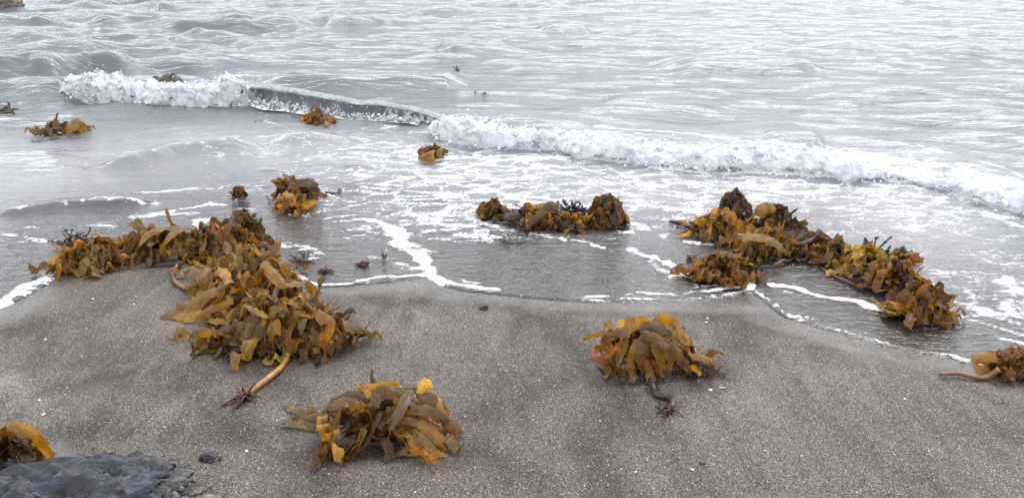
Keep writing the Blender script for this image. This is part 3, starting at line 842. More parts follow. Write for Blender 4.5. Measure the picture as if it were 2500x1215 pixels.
def blade_mesh(C, W, side, rnd, taper=(0.35, 0.10), m=7, ruffle=1.0, jag=1.0, cup=0.1, holes=0.0, floor=None, tip_torn=False):
    """C (n,3) centre line, side (n,3) unit side vectors"""
    n = len(C)
    T = np.gradient(C, axis=0); T /= np.linalg.norm(T, axis=1)[:, None] + 1e-9
    side = side - T * (side * T).sum(1)[:, None]; side /= np.linalg.norm(side, axis=1)[:, None] + 1e-9
    Nn = np.cross(side, T)
    s = np.linspace(0, 1, n); L = np.linalg.norm(np.diff(C, axis=0), axis=1).sum()
    w = np.interp(s, [0, 0.14, 0.45, 0.86, 1], [taper[0], 0.88, 1.0, 0.90, taper[1]])
    w = w * (1 + 0.16 * np.sin(s * rnd.uniform(3, 8) + rnd.uniform(0, 6)))
    V = np.zeros((n, m, 3)); vv = np.linspace(-1, 1, m)
    ph = [rnd.uniform(0, 6.28) for _ in range(4)]
    f1, f2 = rnd.uniform(0.06, 0.12), rnd.uniform(0.028, 0.05)
    edge = []
    for _ in range(2):
        e = np.array([rnd.gauss(0, 1) for _ in range(n)])
        k = np.array([rnd.random() for _ in range(n)])
        edge.append((0.055 * jag * e, np.where(k > 0.86, 0.22 * jag, 0) - np.where(k < 0.07 * jag, 0.35, 0)))
    roll = 0.25 * math.sin(ph[3])
    for j, v in enumerate(vv):
        e, sp = edge[0] if v < 0 else edge[1]
        wj = w * W * 0.5 * (1 + e * abs(v) ** 2)
        if abs(v) > 0.95: wj = wj + np.clip(sp, -0.3, 0.4) * W * 0.5 * 0.6             # spines and nicks on the margin
        r = ruffle * W * abs(v) ** 1.8 * (0.11 * np.sin(s * L / f1 * 6.28 + ph[0] + (1.9 if v < 0 else 0)) + 0.07 * np.sin(s * L / f2 * 6.28 + ph[1] * (1 if v < 0 else 2)))
        V[:, j] = C + side * (wj * v)[:, None] + Nn * (r - cup * W * (v * v) + roll * W * 0.3 * v)[:, None]
    if tip_torn:
        V[-1] += T[-1] * (np.array([rnd.uniform(-0.6, 0.9) for _ in range(m)]) * W * 0.6)[:, None]
    if floor is not None:
        fz = floor(V[..., 0].ravel(), V[..., 1].ravel()).reshape(n, m) + 0.0025
        V[..., 2] = np.maximum(V[..., 2], fz + 0.004 * np.array([[rnd.random() * abs(v) for v in vv] for _ in range(n)]))
    keep = np.ones((n - 1, m - 1), bool)
    if holes > 0:
        for i in range(2, n - 2):
            for j in range(1, m - 2):
                if rnd.random() < holes: keep[i, j] = False
        for i in range(n - 5, n - 1):
            for j in (0, m - 2):
                if rnd.random() < holes * 2.5: keep[i, j] = False
    return V.reshape(-1, 3), n, m, keep, w * W, L

def add_blade(parent, org, C, W, side, tone, rnd, mat=None, **kw):
    V, n, m, keep, w, L = blade_mesh(C, W, side, rnd, **kw)
    me = grid_mesh('blade', V - np.array(org), n, m, keep)
    uvl = me.uv_layers.new(name='UVMap')
    li = np.zeros(len(me.loops), np.int32); me.loops.foreach_get('vertex_index', li)
    uv = np.stack([(li % m) / (m - 1) * W, (li // m) / (n - 1) * L], 1)
    uvl.data.foreach_set('uv', uv.astype(np.float32).ravel())
    o = link_mesh('blade', me, mat or M_KELP, parent)
    j = 1 + rnd.uniform(-0.26, 0.30)
    hsh = rnd.uniform(-0.07, 0.07)
    o.color = (tone[0] * j, tone[1] * j * (1 + hsh), tone[2] * j * (1 - hsh), 1)
    return o

def surf_arr(X, Y):
    return np.where(Y < 8, SURF.arr(X, Y), 0.0)

def pick(rnd, pal):
    return TONES[rnd.choice(pal)]

class Heap:
    """a clump of kelp: an Empty at its base, each blade, stipe and holdfast a part of it"""
    def __init__(s, px, py, rx_px, ry, h, label, group='kelp clumps washed up along the tideline', name='kelp_clump', seed=0, ang=0.0):
        s.c = pix(px, py); s.rnd = random.Random(seed * 131 + 17)
        s.rx = 0.86 * rx_px / px_per_m(px, py); s.ry = ry * 0.95; s.h = h * 0.78; s.ang = ang
        s.e = empty(name, s.c)
        tag(s.e, label, 'seaweed', group)
        s.sd = seed
    def local(s, X, Y):
        dx, dy = X - s.c[0], Y - s.c[1]
        ca, sa = math.cos(s.ang), math.sin(s.ang)
        return (dx * ca + dy * sa) / s.rx, (-dx * sa + dy * ca) / s.ry
    def dome(s, X, Y):
        a, b = s.local(X, Y)
        r2 = a * a + b * b
        lump = 1 + 0.6 * fbm2(X * 10 + s.sd, Y * 10, 2, s.sd)
        return s.h * lump * np.clip(1 - r2, 0, 1) ** 0.85
    def make_table(s):
        R = max(s.rx, s.ry) + 0.35
        s.tab = Table(lambda X, Y: s.dome(X, Y), s.c[0] - R, s.c[0] + R, s.c[1] - R, s.c[1] + R, R / 34)
    def fill(s, n, pal, W=(0.026, 0.052), L=(0.12, 0.28), curl=0.2, ruffle=1.0, layers=True):
        r = s.rnd; s.make_table(); L = (min(L[0] * 1.25, 1.3 * s.rx), min(L[1] * 1.4, 2.3 * s.rx))
        if layers:                                  # inner blades coloured dark to deepen the shade inside the heap
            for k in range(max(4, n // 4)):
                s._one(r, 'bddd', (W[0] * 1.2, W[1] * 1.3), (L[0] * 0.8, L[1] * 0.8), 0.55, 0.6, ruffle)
        n = int(n * 1.45)
        for k in range(n):
            if r.random() < curl * 0.9: s._free(r, pal, W, L, ruffle)
            else: s._one(r, pal, W, L, 0.6 + 0.45 * (k / n), 1.0, ruffle)
    def spot(s, r, reach):
        th = r.uniform(0, 6.283); rad = r.random() ** 0.55 * reach * 0.9
        ca, sa = math.cos(s.ang), math.sin(s.ang)
        lx, ly = rad * math.cos(th) * s.rx, rad * math.sin(th) * s.ry
        x, y = s.c[0] + lx * ca - ly * sa, s.c[1] + lx * sa + ly * ca
        return x, y, rad, (math.atan2(y - s.c[1], x - s.c[0]) if rad > 0.15 else r.uniform(0, 6.28))
    def _one(s, r, pal, W, L, lev, reach, ruffle):
        """a blade lying folded over the heap"""
        x, y, rad, out = s.spot(r, reach)
        Wd, Ln = r.uniform(*W), r.uniform(*L)
        yaw = r.uniform(0, 6.283); yk = r.gauss(0, 5.0); ys = r.gauss(0, 9.0); yw = r.uniform(12, 30); yp = r.uniform(0, 6.28); n = 32; st = Ln / (n - 1)
        x -= math.cos(yaw) * Ln * 0.42; y -= math.sin(yaw) * Ln * 0.42
        A = r.uniform(0.004, 0.032) * (0.4 + lev * 0.6); wf = 6.283 / r.uniform(0.055, 0.13); wp = r.uniform(0, 6.28); off = r.uniform(0.002, 0.018) * lev
        roll = r.gauss(0, 0.55); rk = r.gauss(0, 4.5)
        C = np.zeros((n, 3)); S = np.zeros((n, 3)); e = 0.02
        H = lambda a, b: surf(a, b) + s.tab.one(a, b) * lev
        zp = None
        for i in range(n):
            z = H(x, y) + off + A * (1 + math.sin(wf * i * st + wp)) * min(1, 0.3 + i / 5)
            if zp is not None: z = max(min(z, zp + st * 1.2), zp - st * 1.6)
            sx, sy = -math.sin(yaw), math.cos(yaw)
            cross = (H(x + e * sx, y + e * sy) - H(x - e * sx, y - e * sy)) / (2 * e)
            a = math.atan(max(-1.5, min(1.5, cross))) * 0.8 + roll
            C[i] = (x, y, z); S[i] = (sx * math.cos(a), sy * math.cos(a), math.sin(a))
            dz = (z - zp) if zp is not None else 0
            hs = st / math.sqrt(1 + min(4.0, (dz / st) ** 2)); zp = z
            x += math.cos(yaw) * hs; y += math.sin(yaw) * hs
            yaw += (yk + ys * math.sin(yw * i * st + yp)) * st; roll += rk * st
        s.finish(r, C, S, Wd, pal, ruffle)
    def _free(s, r, pal, W, L, ruffle):
        """a blade springing clear of the heap"""
        x, y, rad, out = s.spot(r, 1.0)
        Wd, Ln = r.uniform(W[0] * 0.5, W[1] * 0.8), r.uniform(L[0] * 0.5, L[1] * 0.42)
        yaw = out + r.gauss(0, 0.9); pitch = r.uniform(0.1, 0.95); bend = r.uniform(-13, 3); yk = r.gauss(0, 4)
        n = 20; st = Ln / (n - 1); roll = r.gauss(0, 0.8); rk = r.gauss(0, 6)
        C = np.zeros((n, 3)); S = np.zeros((n, 3)); p = np.array((x, y, surf(x, y) + s.tab.one(x, y) * 0.85))
        for i in range(n):
            cp = math.cos(pitch); t = np.array((math.cos(yaw) * cp, math.sin(yaw) * cp, math.sin(pitch)))
            flat = np.array((-math.sin(yaw), math.cos(yaw), 0.0)); nn = np.cross(t, flat)
            C[i] = p; S[i] = flat * math.cos(roll) + nn * math.sin(roll)
            p = p + t * st
            fz = surf(p[0], p[1]) + s.tab.one(p[0], p[1]) * 0.9 + 0.004
            if p[2] < fz: p[2] = fz; pitch = max(pitch, 0.0)
            pitch = max(-1.3, min(1.5, pitch + bend * st)); yaw += yk * st; roll += rk * st
        s.finish(r, C, S, Wd, pal, ruffle)
    def finish(s, r, C, S, Wd, pal, ruffle):
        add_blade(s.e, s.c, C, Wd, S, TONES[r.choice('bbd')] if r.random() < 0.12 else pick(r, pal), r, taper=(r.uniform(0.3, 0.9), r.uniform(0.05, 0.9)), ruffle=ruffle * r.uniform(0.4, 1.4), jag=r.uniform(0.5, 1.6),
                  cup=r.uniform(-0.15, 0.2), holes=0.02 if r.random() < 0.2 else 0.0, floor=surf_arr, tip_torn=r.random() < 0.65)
    def trace(s, pts, W, tone, lean=0.0, n=30, face=None, **kw):
        """blade along pixel points (px, py, height above what lies there); it faces up and towards the open side"""
        P = np.array([pix(a, b, c) for a, b, c in pts])
        C = catmull(P, n)
        T = np.gradient(C, axis=0); T /= np.linalg.norm(T, axis=1)[:, None] + 1e-9
        f = np.array(face if face is not None else (0.0, -0.62, 0.78))
        side = np.cross(T, f[None, :]); 
        if lean:
            nn = np.cross(side, T); side = side * math.cos(lean) + nn * math.sin(lean)
        W = W * 0.82; d = dict(taper=(0.7, 0.35), ruffle=0.4, jag=0.7, cup=0.12, holes=0.0, floor=surf_arr, m=7, tip_torn=False); d.update(kw)
        return add_blade(s.e, s.c, C, W, side, TONES[tone], s.rnd, **d)
    def stipe(s, pts, r0, r1, mat, name='stipe', n=22):
        P = np.array([pix(a, b, c) for a, b, c in pts]); C = catmull(P, n)
        R = np.linspace(r0, r1, n) * (1 + 0.06 * np.array([s.rnd.gauss(0, 1) for _ in range(n)]))
        V, F = tube_data(C, R, 9)
        mb = MB(); mb.add(V, F)
        return mb.build(name, mat, s.e, s.c), C
    def holdfast(s, at, out, size, mat=None, n=26):
        mb = MB(); r = s.rnd; at = np.array(at); out = np.array(out, float); out /= np.linalg.norm(out)
        for k in range(n):
            d = out * r.uniform(0.5, 1.0) + np.array((r.gauss(0, 0.6), r.gauss(0, 0.6), r.gauss(0, 0.45)))
            d /= np.linalg.norm(d)
            p1 = at + d * size * r.uniform(0.35, 0.6); p2 = p1 + (d + np.array((r.gauss(0, .5), r.gauss(0, .5), r.gauss(-0.2, .4)))) * size * r.uniform(0.3, 0.6)
            C = catmull([at, p1, p2], 6)
            g = surf_arr(C[:, 0], C[:, 1]) + 0.002; C[:, 2] = np.maximum(C[:, 2], g)
            V, F = tube_data(C, np.linspace(size * 0.11, size * 0.045, 6), 5); mb.add(V, F)
        return mb.build('holdfast', mat or M_HOLD, s.e, s.c)

PAL_SAND = 'aaaggtttbbbo'
PAL_GOLD = 'gggyaatto'
PAL_MIX = 'aagggttbbo'
PAL_DARK = 'bbbddaat'

# --- the big drift on the left: six plants heaped against each other
h = Heap(225, 652, 84, 0.11, 0.13, 'low golden brown kelp clump at the left end of the long heap, touching the swash', seed=1)
h.fill(34, 'aaggtto', curl=0.12)
h = Heap(385, 622, 125, 0.10, 0.16, 'kelp clump with upright yellow tips along the back row of the left heap', seed=2)
h.fill(38, 'aaggttoob', curl=0.30)
h.trace([(425, 560, 0.10), (413, 535, 0.16), (404, 508, 0.20)], 0.025, 'r', face=(0, -1, 0.2))
h.trace([(470, 555, 0.15), (440, 558, 0.17), (415, 575, 0.15), (395, 605, 0.08), (410, 632, 0.01)], 0.05, 'o')
h.trace([(440, 552, 0.16), (385, 560, 0.17), (345, 585, 0.13), (333, 618, 0.03)], 0.05, 'o')
h = Heap(548, 622, 115, 0.11, 0.17, 'rusty orange kelp clump at the back of the left heap, beside a dark curled ball', seed=3)
h.fill(36, 'aarrggtbb', curl=0.25)
h = Heap(590, 580, 45, 0.08, 0.15, 'dark brown ball of curled kelp crowning the back of the left heap', seed=4)
h.fill(20, 'bbbda', W=(0.05, 0.08), L=(0.12, 0.2), curl=0.3)
h = Heap(605, 695, 118, 0.16, 0.21, 'tan and gold kelp clump on the upper middle of the left heap', seed=5)
h.fill(52, 'ttttggaoo', curl=0.2)
h.trace([(560, 690, 0.20), (548, 668, 0.21), (530, 655, 0.20)], 0.05, 'y', tip_torn=True, jag=2, ruffle=1.5)
h.stipe([(440, 640, 0.02), (424, 662, 0.012), (427, 685, 0.012), (450, 702, 0.012), (480, 712, 0.012)], 0.0105, 0.011, M_STIPE)
h.stipe([(378, 648, 0.012), (410, 644, 0.012), (445, 643, 0.03)], 0.005, 0.008, M_STIPE_DK)
h = Heap(645, 770, 130, 0.16, 0.20, 'amber kelp clump mid left heap with a flat tongue reaching left over sand', seed=6)
h.fill(52, 'aaaggtbb', curl=0.15)
h.trace([(560, 690, 0.14), (520, 715, 0.10), (470, 745, 0.05), (430, 765, 0.02), (395, 770, 0.008)], 0.10, 'a', n=40, ruffle=1.3, jag=1.5, holes=0.01)
h.trace([(570, 730, 0.12), (520, 750, 0.07), (470, 770, 0.03), (415, 775, 0.008)], 0.08, 'g', n=40, ruffle=1.3, jag=1.5)
h.trace([(640, 640, 0.24), (690, 690, 0.2), (745, 690, 0.14), (775, 730, 0.05)], 0.06, 'g', ruffle=1.2)
h.stipe([(668, 745, 0.10), (671, 720, 0.14), (680, 695, 0.18)], 0.014, 0.009, M_STIPE_TAN)
h = Heap(692, 835, 178, 0.14, 0.18, 'wide kelp clump at the front of the left heap, trailing an orange stipe', seed=7)
h.fill(75, 'aagggttbbo', curl=0.2)
h.trace([(770, 760, 0.19), (800, 790, 0.16), (795, 830, 0.07), (815, 858, 0.006)], 0.07, 'a')
h.trace([(560, 800, 0.12), (530, 810, 0.07), (500, 825, 0.03), (476, 838, 0.006)], 0.05, 'b')
h.trace([(840, 790, 0.12), (880, 800, 0.07), (908, 815, 0.01)], 0.07, 't', tip_torn=True)
o, C = h.stipe([(700, 845, 0.03), (703, 862, 0.014), (690, 892, 0.012), (655, 922, 0.012), (625, 945, 0.012), (600, 962, 0.014)], 0.0085, 0.0115, M_STIPE_OR)
h.holdfast(C[-1], C[-1] - C[-4] + np.array((0, 0, -0.004)), 0.055)

# --- clump on the sand at the front (A)
h = Heap(930, 1070, 165, 0.13, 0.12, 'nearest kelp clump of broad wrinkled olive brown blades alone on the front sand', seed=8)
h.fill(26, 'bbakkago', L=(0.13, 0.26), W=(0.024, 0.042), curl=0.05)
A = lambda p, w, t, **k: h.trace(p, w * 0.80, t, **{**dict(ruffle=0.7), **k})
A([(800, 1020, 0.05), (770, 1020, 0.03), (730, 1005, 0.015), (690, 992, 0.004)], 0.05, 't', tip_torn=True, jag=2.2, holes=0.06)
A([(830, 1030, 0.05), (780, 1035, 0.025), (735, 1035, 0.01), (690, 1040, 0.003)], 0.055, 't', tip_torn=True, jag=2.2, holes=0.06)
A([(800, 1015, 0.06), (760, 1022, 0.03), (715, 1020, 0.008)], 0.045, 'k', tip_torn=True, jag=2)
A([(800, 985, 0.08), (840, 985, 0.11), (880, 1000, 0.11), (905, 1015, 0.08)], 0.075, 'k', ruffle=0.2)
A([(815, 975, 0.09), (850, 965, 0.12), (890, 965, 0.13), (905, 985, 0.11)], 0.045, 'b')
A([(785, 1065, 0.01), (830, 1060, 0.035), (880, 1040, 0.07), (925, 1030, 0.09)], 0.075, 'a', ruffle=0.3)
A([(780, 1075, 0.008), (830, 1078, 0.012), (880, 1068, 0.03), (915, 1055, 0.05)], 0.05, 'a')
A([(870, 945, 0.13), (905, 945, 0.15), (945, 938, 0.15), (975, 940, 0.14)], 0.04, 'y', jag=1.6, face=(0, -0.8, 0.5))
A([(915, 995, 0.12), (925, 960, 0.145), (970, 955, 0.15), (1015, 945, 0.15)], 0.06, 'k', ruffle=0.3)
A([(1000, 950, 0.15), (985, 985, 0.14), (960, 1030, 0.11), (945, 1045, 0.08)], 0.055, 't', ruffle=0.3)
A([(930, 1005, 0.12), (910, 1040, 0.085), (888, 1080, 0.04), (855, 1110, 0.012), (828, 1122, 0.004)], 0.035, 'k', ruffle=0.2, n=30)
A([(838, 1086, 0.016), (815, 1108, 0.01), (792, 1124, 0.003)], 0.05, 'k', taper=(0.9, 0.25), ruffle=0.15)
A([(860, 1085, 0.02), (850, 1100, 0.012), (835, 1115, 0.004)], 0.04, 'a')
A([(1020, 940, 0.15), (1035, 965, 0.145), (1060, 990, 0.12), (1095, 1030, 0.07)], 0.085, 'k', ruffle=0.35)
A([(1025, 960, 0.15), (1030, 940, 0.17), (1042, 932, 0.175), (1050, 945, 0.165)], 0.045, 'y', jag=2.5, ruffle=1.6)
A([(1040, 955, 0.15), (1060, 975, 0.13), (1075, 1000, 0.11), (1098, 1028, 0.07)], 0.055, 'y', jag=1.5)
A([(1000, 1000, 0.12), (1040, 1000, 0.12), (1080, 1020, 0.09), (1100, 1050, 0.04)], 0.05, 'k', ruffle=0.3)
A([(1080, 1020, 0.07), (1105, 1045, 0.03), (1125, 1062, 0.008)], 0.06, 'r', jag=1.8, ruffle=1.4)
A([(975, 1020, 0.10), (1010, 1028, 0.09), (1045, 1045, 0.07), (1075, 1075, 0.035), (1105, 1092, 0.006)], 0.05, 'a', ruffle=0.3, n=30)
A([(1010, 1045, 0.07), (1030, 1075, 0.045), (1055, 1100, 0.02), (1080, 1114, 0.004)], 0.055, 'k', ruffle=0.25)
A([(1060, 1060, 0.05), (1085, 1080, 0.025), (1108, 1095, 0.006)], 0.07, 'a', taper=(0.6, 0.6))
A([(1000, 1050, 0.06), (1000, 1080, 0.03), (980, 1105, 0.01), (960, 1114, 0.003)], 0.035, 'k', ruffle=0.2)
A([(1030, 1105, 0.012), (1000, 1110, 0.006), (975, 1108, 0.003)], 0.03, 'k')
A([(945, 1020, 0.10), (940, 1035, 0.09), (955, 1050, 0.06)], 0.07, 'b')
A([(980, 1035, 0.08), (965, 1050, 0.06), (965, 1065, 0.04)], 0.06, 'a')
A([(880, 965, 0.12), (892, 955, 0.14), (905, 970, 0.13)], 0.04, 'g')

# --- clump on the sand at right (B)
h = Heap(1585, 880, 130, 0.11, 0.16, 'kelp clump of long drooping brown blades alone on sand, with a short dark stipe', seed=9)
h.fill(34, 'bbdakkag', L=(0.13, 0.26), W=(0.024, 0.042), curl=0.15)
B = lambda p, w, t, **k: h.trace(p, w * 0.74, t, **{**dict(ruffle=0.8), **k})
B([(1560, 830, 0.18), (1545, 860, 0.15), (1540, 890, 0.09), (1548, 918, 0.03)], 0.06, 'k', ruffle=0.25)
B([(1575, 815, 0.20), (1570, 845, 0.17), (1568, 880, 0.12), (1578, 910, 0.05)], 0.075, 'b', ruffle=0.2)
B([(1575, 880, 0.10), (1585, 905, 0.06), (1592, 942, 0.012)], 0.06, 'k', taper=(0.7, 0.1), ruffle=0.2)
B([(1570, 815, 0.21), (1600, 825, 0.20), (1612, 860, 0.15), (1625, 900, 0.06)], 0.075, 'k', ruffle=0.3, holes=0.03)
B([(1600, 820, 0.20), (1630, 850, 0.17), (1640, 880, 0.11), (1640, 905, 0.05)], 0.07, 'k', holes=0.03)
B([(1620, 830, 0.19), (1655, 860, 0.14), (1675, 885, 0.08), (1690, 908, 0.02)], 0.065, 'k', jag=1.6)
B([(1560, 805, 0.21), (1590, 795, 0.22), (1620, 805, 0.21), (1650, 815, 0.19)], 0.06, 'b')
B([(1600, 800, 0.20), (1610, 780, 0.22), (1640, 785, 0.22), (1650, 800, 0.21)], 0.07, 'g', jag=1.5, face=(0, -1, 0.3))
B([(1620, 810, 0.20), (1650, 805, 0.20), (1670, 822, 0.17), (1690, 832, 0.14)], 0.08, 'g', jag=1.8, tip_torn=True)
B([(1640, 830, 0.17), (1665, 835, 0.15), (1685, 855, 0.10)], 0.06, 'a')
B([(1545, 810, 0.20), (1535, 790, 0.22), (1548, 775, 0.235)], 0.05, 'g', face=(0, -1, 0.2), jag=1.8)
B([(1515, 815, 0.17), (1515, 795, 0.19), (1520, 780, 0.21)], 0.045, 'y', face=(0, -1, 0.2))
B([(1540, 815, 0.2), (1510, 810, 0.19), (1485, 825, 0.15), (1470, 850, 0.09)], 0.07, 'a')
B([(1500, 820, 0.15), (1470, 815, 0.14), (1445, 820, 0.12), (1422, 832, 0.09)], 0.035, 'g', jag=1.8, face=(0, -0.9, 0.4))
B([(1500, 845, 0.12), (1480, 865, 0.08), (1460, 872, 0.05), (1442, 850, 0.06)], 0.07, 'r', ruffle=1.2)
B([(1510, 835, 0.14), (1515, 860, 0.10), (1500, 880, 0.05)], 0.05, 'a')
B([(1530, 820, 0.18), (1525, 850, 0.14), (1505, 878, 0.06)], 0.035, 'k')
B([(1480, 810, 0.15), (1480, 795, 0.16), (1490, 788, 0.17)], 0.03, 'g', face=(0, -1, 0.2))
B([(1680, 870, 0.06), (1710, 872, 0.05), (1735, 880, 0.035), (1752, 890, 0.015)], 0.05, 'g', jag=2.2)
B([(1675, 885, 0.04), (1705, 895, 0.025), (1740, 893, 0.01)], 0.06, 'd', jag=2.5, ruffle=1.6)
B([(1640, 900, 0.04), (1670, 912, 0.015), (1700, 912, 0.006)], 0.05, 'd', jag=2.5, ruffle=1.6)
B([(1530, 895, 0.05), (1515, 905, 0.02), (1495, 900, 0.006)], 0.05, 'b')
o, C = h.stipe([(1588, 925, 0.03), (1597, 950, 0.012), (1608, 965, 0.012), (1630, 968, 0.012), (1642, 980, 0.012), (1638, 996, 0.010)], 0.011, 0.013, M_STIPE_DK)
h.holdfast(C[-1], (-1.0, -0.4, 0.0), 0.05)

# --- clumps standing in the shallow wash, left of centre
h = Heap(725, 488, 58, 0.10, 0.14, 'dark brown arching kelp clump in the shallows behind a smaller golden one', seed=10)
h.fill(24, 'bbbbtta', L=(0.14, 0.26), curl=0.3)
h.trace([(690, 482, 0.04), (705, 455, 0.13), (735, 445, 0.16), (765, 455, 0.14), (778, 480, 0.06)], 0.07, 'b')
h.trace([(735, 450, 0.15), (757, 440, 0.17), (772, 460, 0.13)], 0.06, 'b')
h.trace([(706, 455, 0.13), (715, 440, 0.16), (717, 428, 0.20)], 0.022, 'b', face=(0, -1, 0.2))
h = Heap(715, 510, 46, 0.08, 0.08, 'small yellow gold kelp clump in the shallows, front of the dark arching one', seed=11)
h.fill(16, 'ggyyatb', L=(0.10, 0.2), curl=0.25)
h.trace([(692, 470, 0.13), (712, 480, 0.12), (718, 498, 0.06), (730, 510, 0.01)], 0.05, 'g', taper=(0.9, 0.7))
h = Heap(585, 492, 22, 0.05, 0.07, 'little dark kelp tuft poking from the wash behind the left heap', seed=12)
h.fill(10, 'bbda', W=(0.03, 0.05), L=(0.07, 0.12), curl=0.4)

# --- the row in the middle
h = Heap(1206, 533, 36, 0.07, 0.09, 'brown kelp tuft at the left end of the middle row in the wash', seed=13)
h.fill(20, 'aabbbd', W=(0.04, 0.07), L=(0.08, 0.18), curl=0.4)
h = Heap(1312, 545, 72, 0.08, 0.095, 'dark draped kelp clump with amber folds in the middle row', seed=14)
h.fill(34, 'aabbbdy', curl=0.12)
h.trace([(1230, 530, 0.06), (1262, 522, 0.07), (1300, 518, 0.07)], 0.07, 'd')
h.trace([(1290, 545, 0.05), (1320, 522, 0.10), (1345, 500, 0.14), (1365, 510, 0.12)], 0.07, 'b')
h = Heap(1395, 558, 58, 0.06, 0.05, 'low yellow and tan kelp blades lying in front of the middle row', seed=15)
h.fill(18, 'yyggttb', L=(0.10, 0.2), curl=0.15)
h = Heap(1480, 548, 46, 0.09, 0.13, 'round ball of folded brown kelp at the right end of the middle row', seed=16)
h.fill(36, 'bbaattd', W=(0.04, 0.07), L=(0.10, 0.2), curl=0.15)
o, C = h.stipe([(1445, 549, 0.015), (1470, 551, 0.012), (1490, 552, 0.012)], 0.010, 0.011, M_STIPE)
h.holdfast(C[-1], (1, -0.3, 0.2), 0.06)

# --- the long drift on the right
h = Heap(1762, 578, 92, 0.10, 0.15, 'golden frilled kelp clump at the head of the right heap, dark stipe sticking out left', seed=17)
h.fill(52, 'ggggyaatt', curl=0.3)
h.stipe([(1635, 540, 0.02), (1660, 545, 0.02), (1695, 557, 0.03), (1720, 566, 0.05)], 0.011, 0.014, M_STIPE_DK)
h = Heap(1792, 530, 44, 0.09, 0.15, 'dark brown dome of wet kelp at the back of the right heap', seed=18)
h.fill(20, 'dddbb', L=(0.12, 0.2), curl=0.08)
h = Heap(1872, 616, 80, 0.09, 0.105, 'tan and amber kelp clump below the head of the right heap', seed=19)
h.fill(44, 'ttaaggb', curl=0.15)
h.trace([(1800, 575, 0.14), (1860, 580, 0.13), (1905, 600, 0.10), (1930, 625, 0.01)], 0.05, 't', ruffle=1.2)
h = Heap(1900, 560, 50, 0.09, 0.11, 'small brown kelp clump with one raised golden tip on the right heap', seed=20)
h.fill(20, 'bbbad', curl=0.15)
h.trace([(1855, 530, 0.10), (1862, 512, 0.14), (1880, 508, 0.14), (1888, 518, 0.12)], 0.08, 'g', face=(0, -1, 0.3))
h = Heap(1985, 622, 62, 0.10, 0.09, 'dark kelp clump with an upturned broken stipe on the right heap', seed=21)
h.fill(28, 'bbddaag', curl=0.12)
h.stipe([(1940, 598, 0.06), (1970, 592, 0.08), (1990, 580, 0.10), (2001, 562, 0.13)], 0.012, 0.014, M_STIPE_DK)
h = Heap(2040, 642, 50, 0.09, 0.10, 'brown and amber kelp clump bridging the upturned stipe and the pale frilly clump', seed=32)
h.fill(26, 'bbaagt', curl=0.15)
h = Heap(2110, 665, 78, 0.10, 0.10, 'pale yellow green frilly kelp clump in the middle of the right heap', seed=22)
h.fill(46, 'ppppoyg', W=(0.025, 0.045), L=(0.07, 0.16), curl=0.45, ruffle=1.5)
h = Heap(2203, 638, 34, 0.06, 0.06, 'small amber kelp tuft behind the yellow green clump on the right heap', seed=23)
h.fill(14, 'aagb', W=(0.03, 0.06), L=(0.08, 0.15), curl=0.4)
h = Heap(2180, 705, 66, 0.10, 0.11, 'amber kelp clump next to last down the tail of the right heap', seed=24)
h.fill(38, 'aaaggbr', curl=0.2)
h.stipe([(2005, 655, 0.008), (2050, 680, 0.008), (2100, 698, 0.010), (2150, 700, 0.03)], 0.007, 0.011, M_HOLD)
h = Heap(2240, 768, 74, 0.09, 0.11, 'amber brown kelp clump at the tail end of the right heap', seed=25)
h.fill(42, 'aaagbb', curl=0.3)
h.trace([(2190, 765, 0.05), (2165, 755, 0.03), (2140, 735, 0.012), (2120, 728, 0.006)], 0.03, 'o')
h = Heap(1768, 674, 70, 0.07, 0.085, 'rounded amber kelp clump sitting alone in swash foam below the right heap', seed=26)
h.fill(40, 'aaaaggbb', W=(0.035, 0.06), L=(0.12, 0.20), curl=0.06)

# --- the clump cut by the right edge, the blade at the left edge
h = Heap(2470, 904, 62, 0.06, 0.045, 'kelp piece at the right edge with a bent brown stipe lying on sand', seed=27)
h.fill(20, 'aaaggbt', W=(0.03, 0.055), L=(0.10, 0.17), curl=0.2)
h.trace([(2425, 910, 0.02), (2388, 895, 0.04), (2386, 872, 0.07), (2420, 870, 0.075), (2450, 885, 0.05)], 0.05, 'a', ruffle=1.0)
h.stipe([(2296, 912, 0.013), (2340, 911, 0.013), (2380, 920, 0.013), (2410, 919, 0.014), (2440, 900, 0.05)], 0.0075, 0.0105, M_STIPE)
h = Heap(20, 1165, 80, 0.11, 0.10, 'kelp clump with an arched golden blade beside the black rock at lower left', seed=28)
h.fill(16, 'bbtaag', curl=0.1, L=(0.12, 0.22), W=(0.04, 0.06))
h.trace([(-20, 1055, 0.12), (30, 1047, 0.14), (75, 1062, 0.12), (105, 1095, 0.06), (118, 1125, 0.01)], 0.055, 'g', jag=1.3, n=30)
h.trace([(-10, 1070, 0.12), (25, 1068, 0.12), (55, 1085, 0.10), (70, 1110, 0.06)], 0.04, 't')
h.trace([(25, 1085, 0.10), (45, 1115, 0.07), (80, 1135, 0.04), (110, 1142, 0.01)], 0.085, 'b')
h.trace([(20, 1080, 0.10), (12, 1120, 0.06), (-8, 1160, 0.01)], 0.06, 't')
h.trace([(28, 1095, 0.09), (30, 1130, 0.05), (20, 1165, 0.01)], 0.05, 'a')

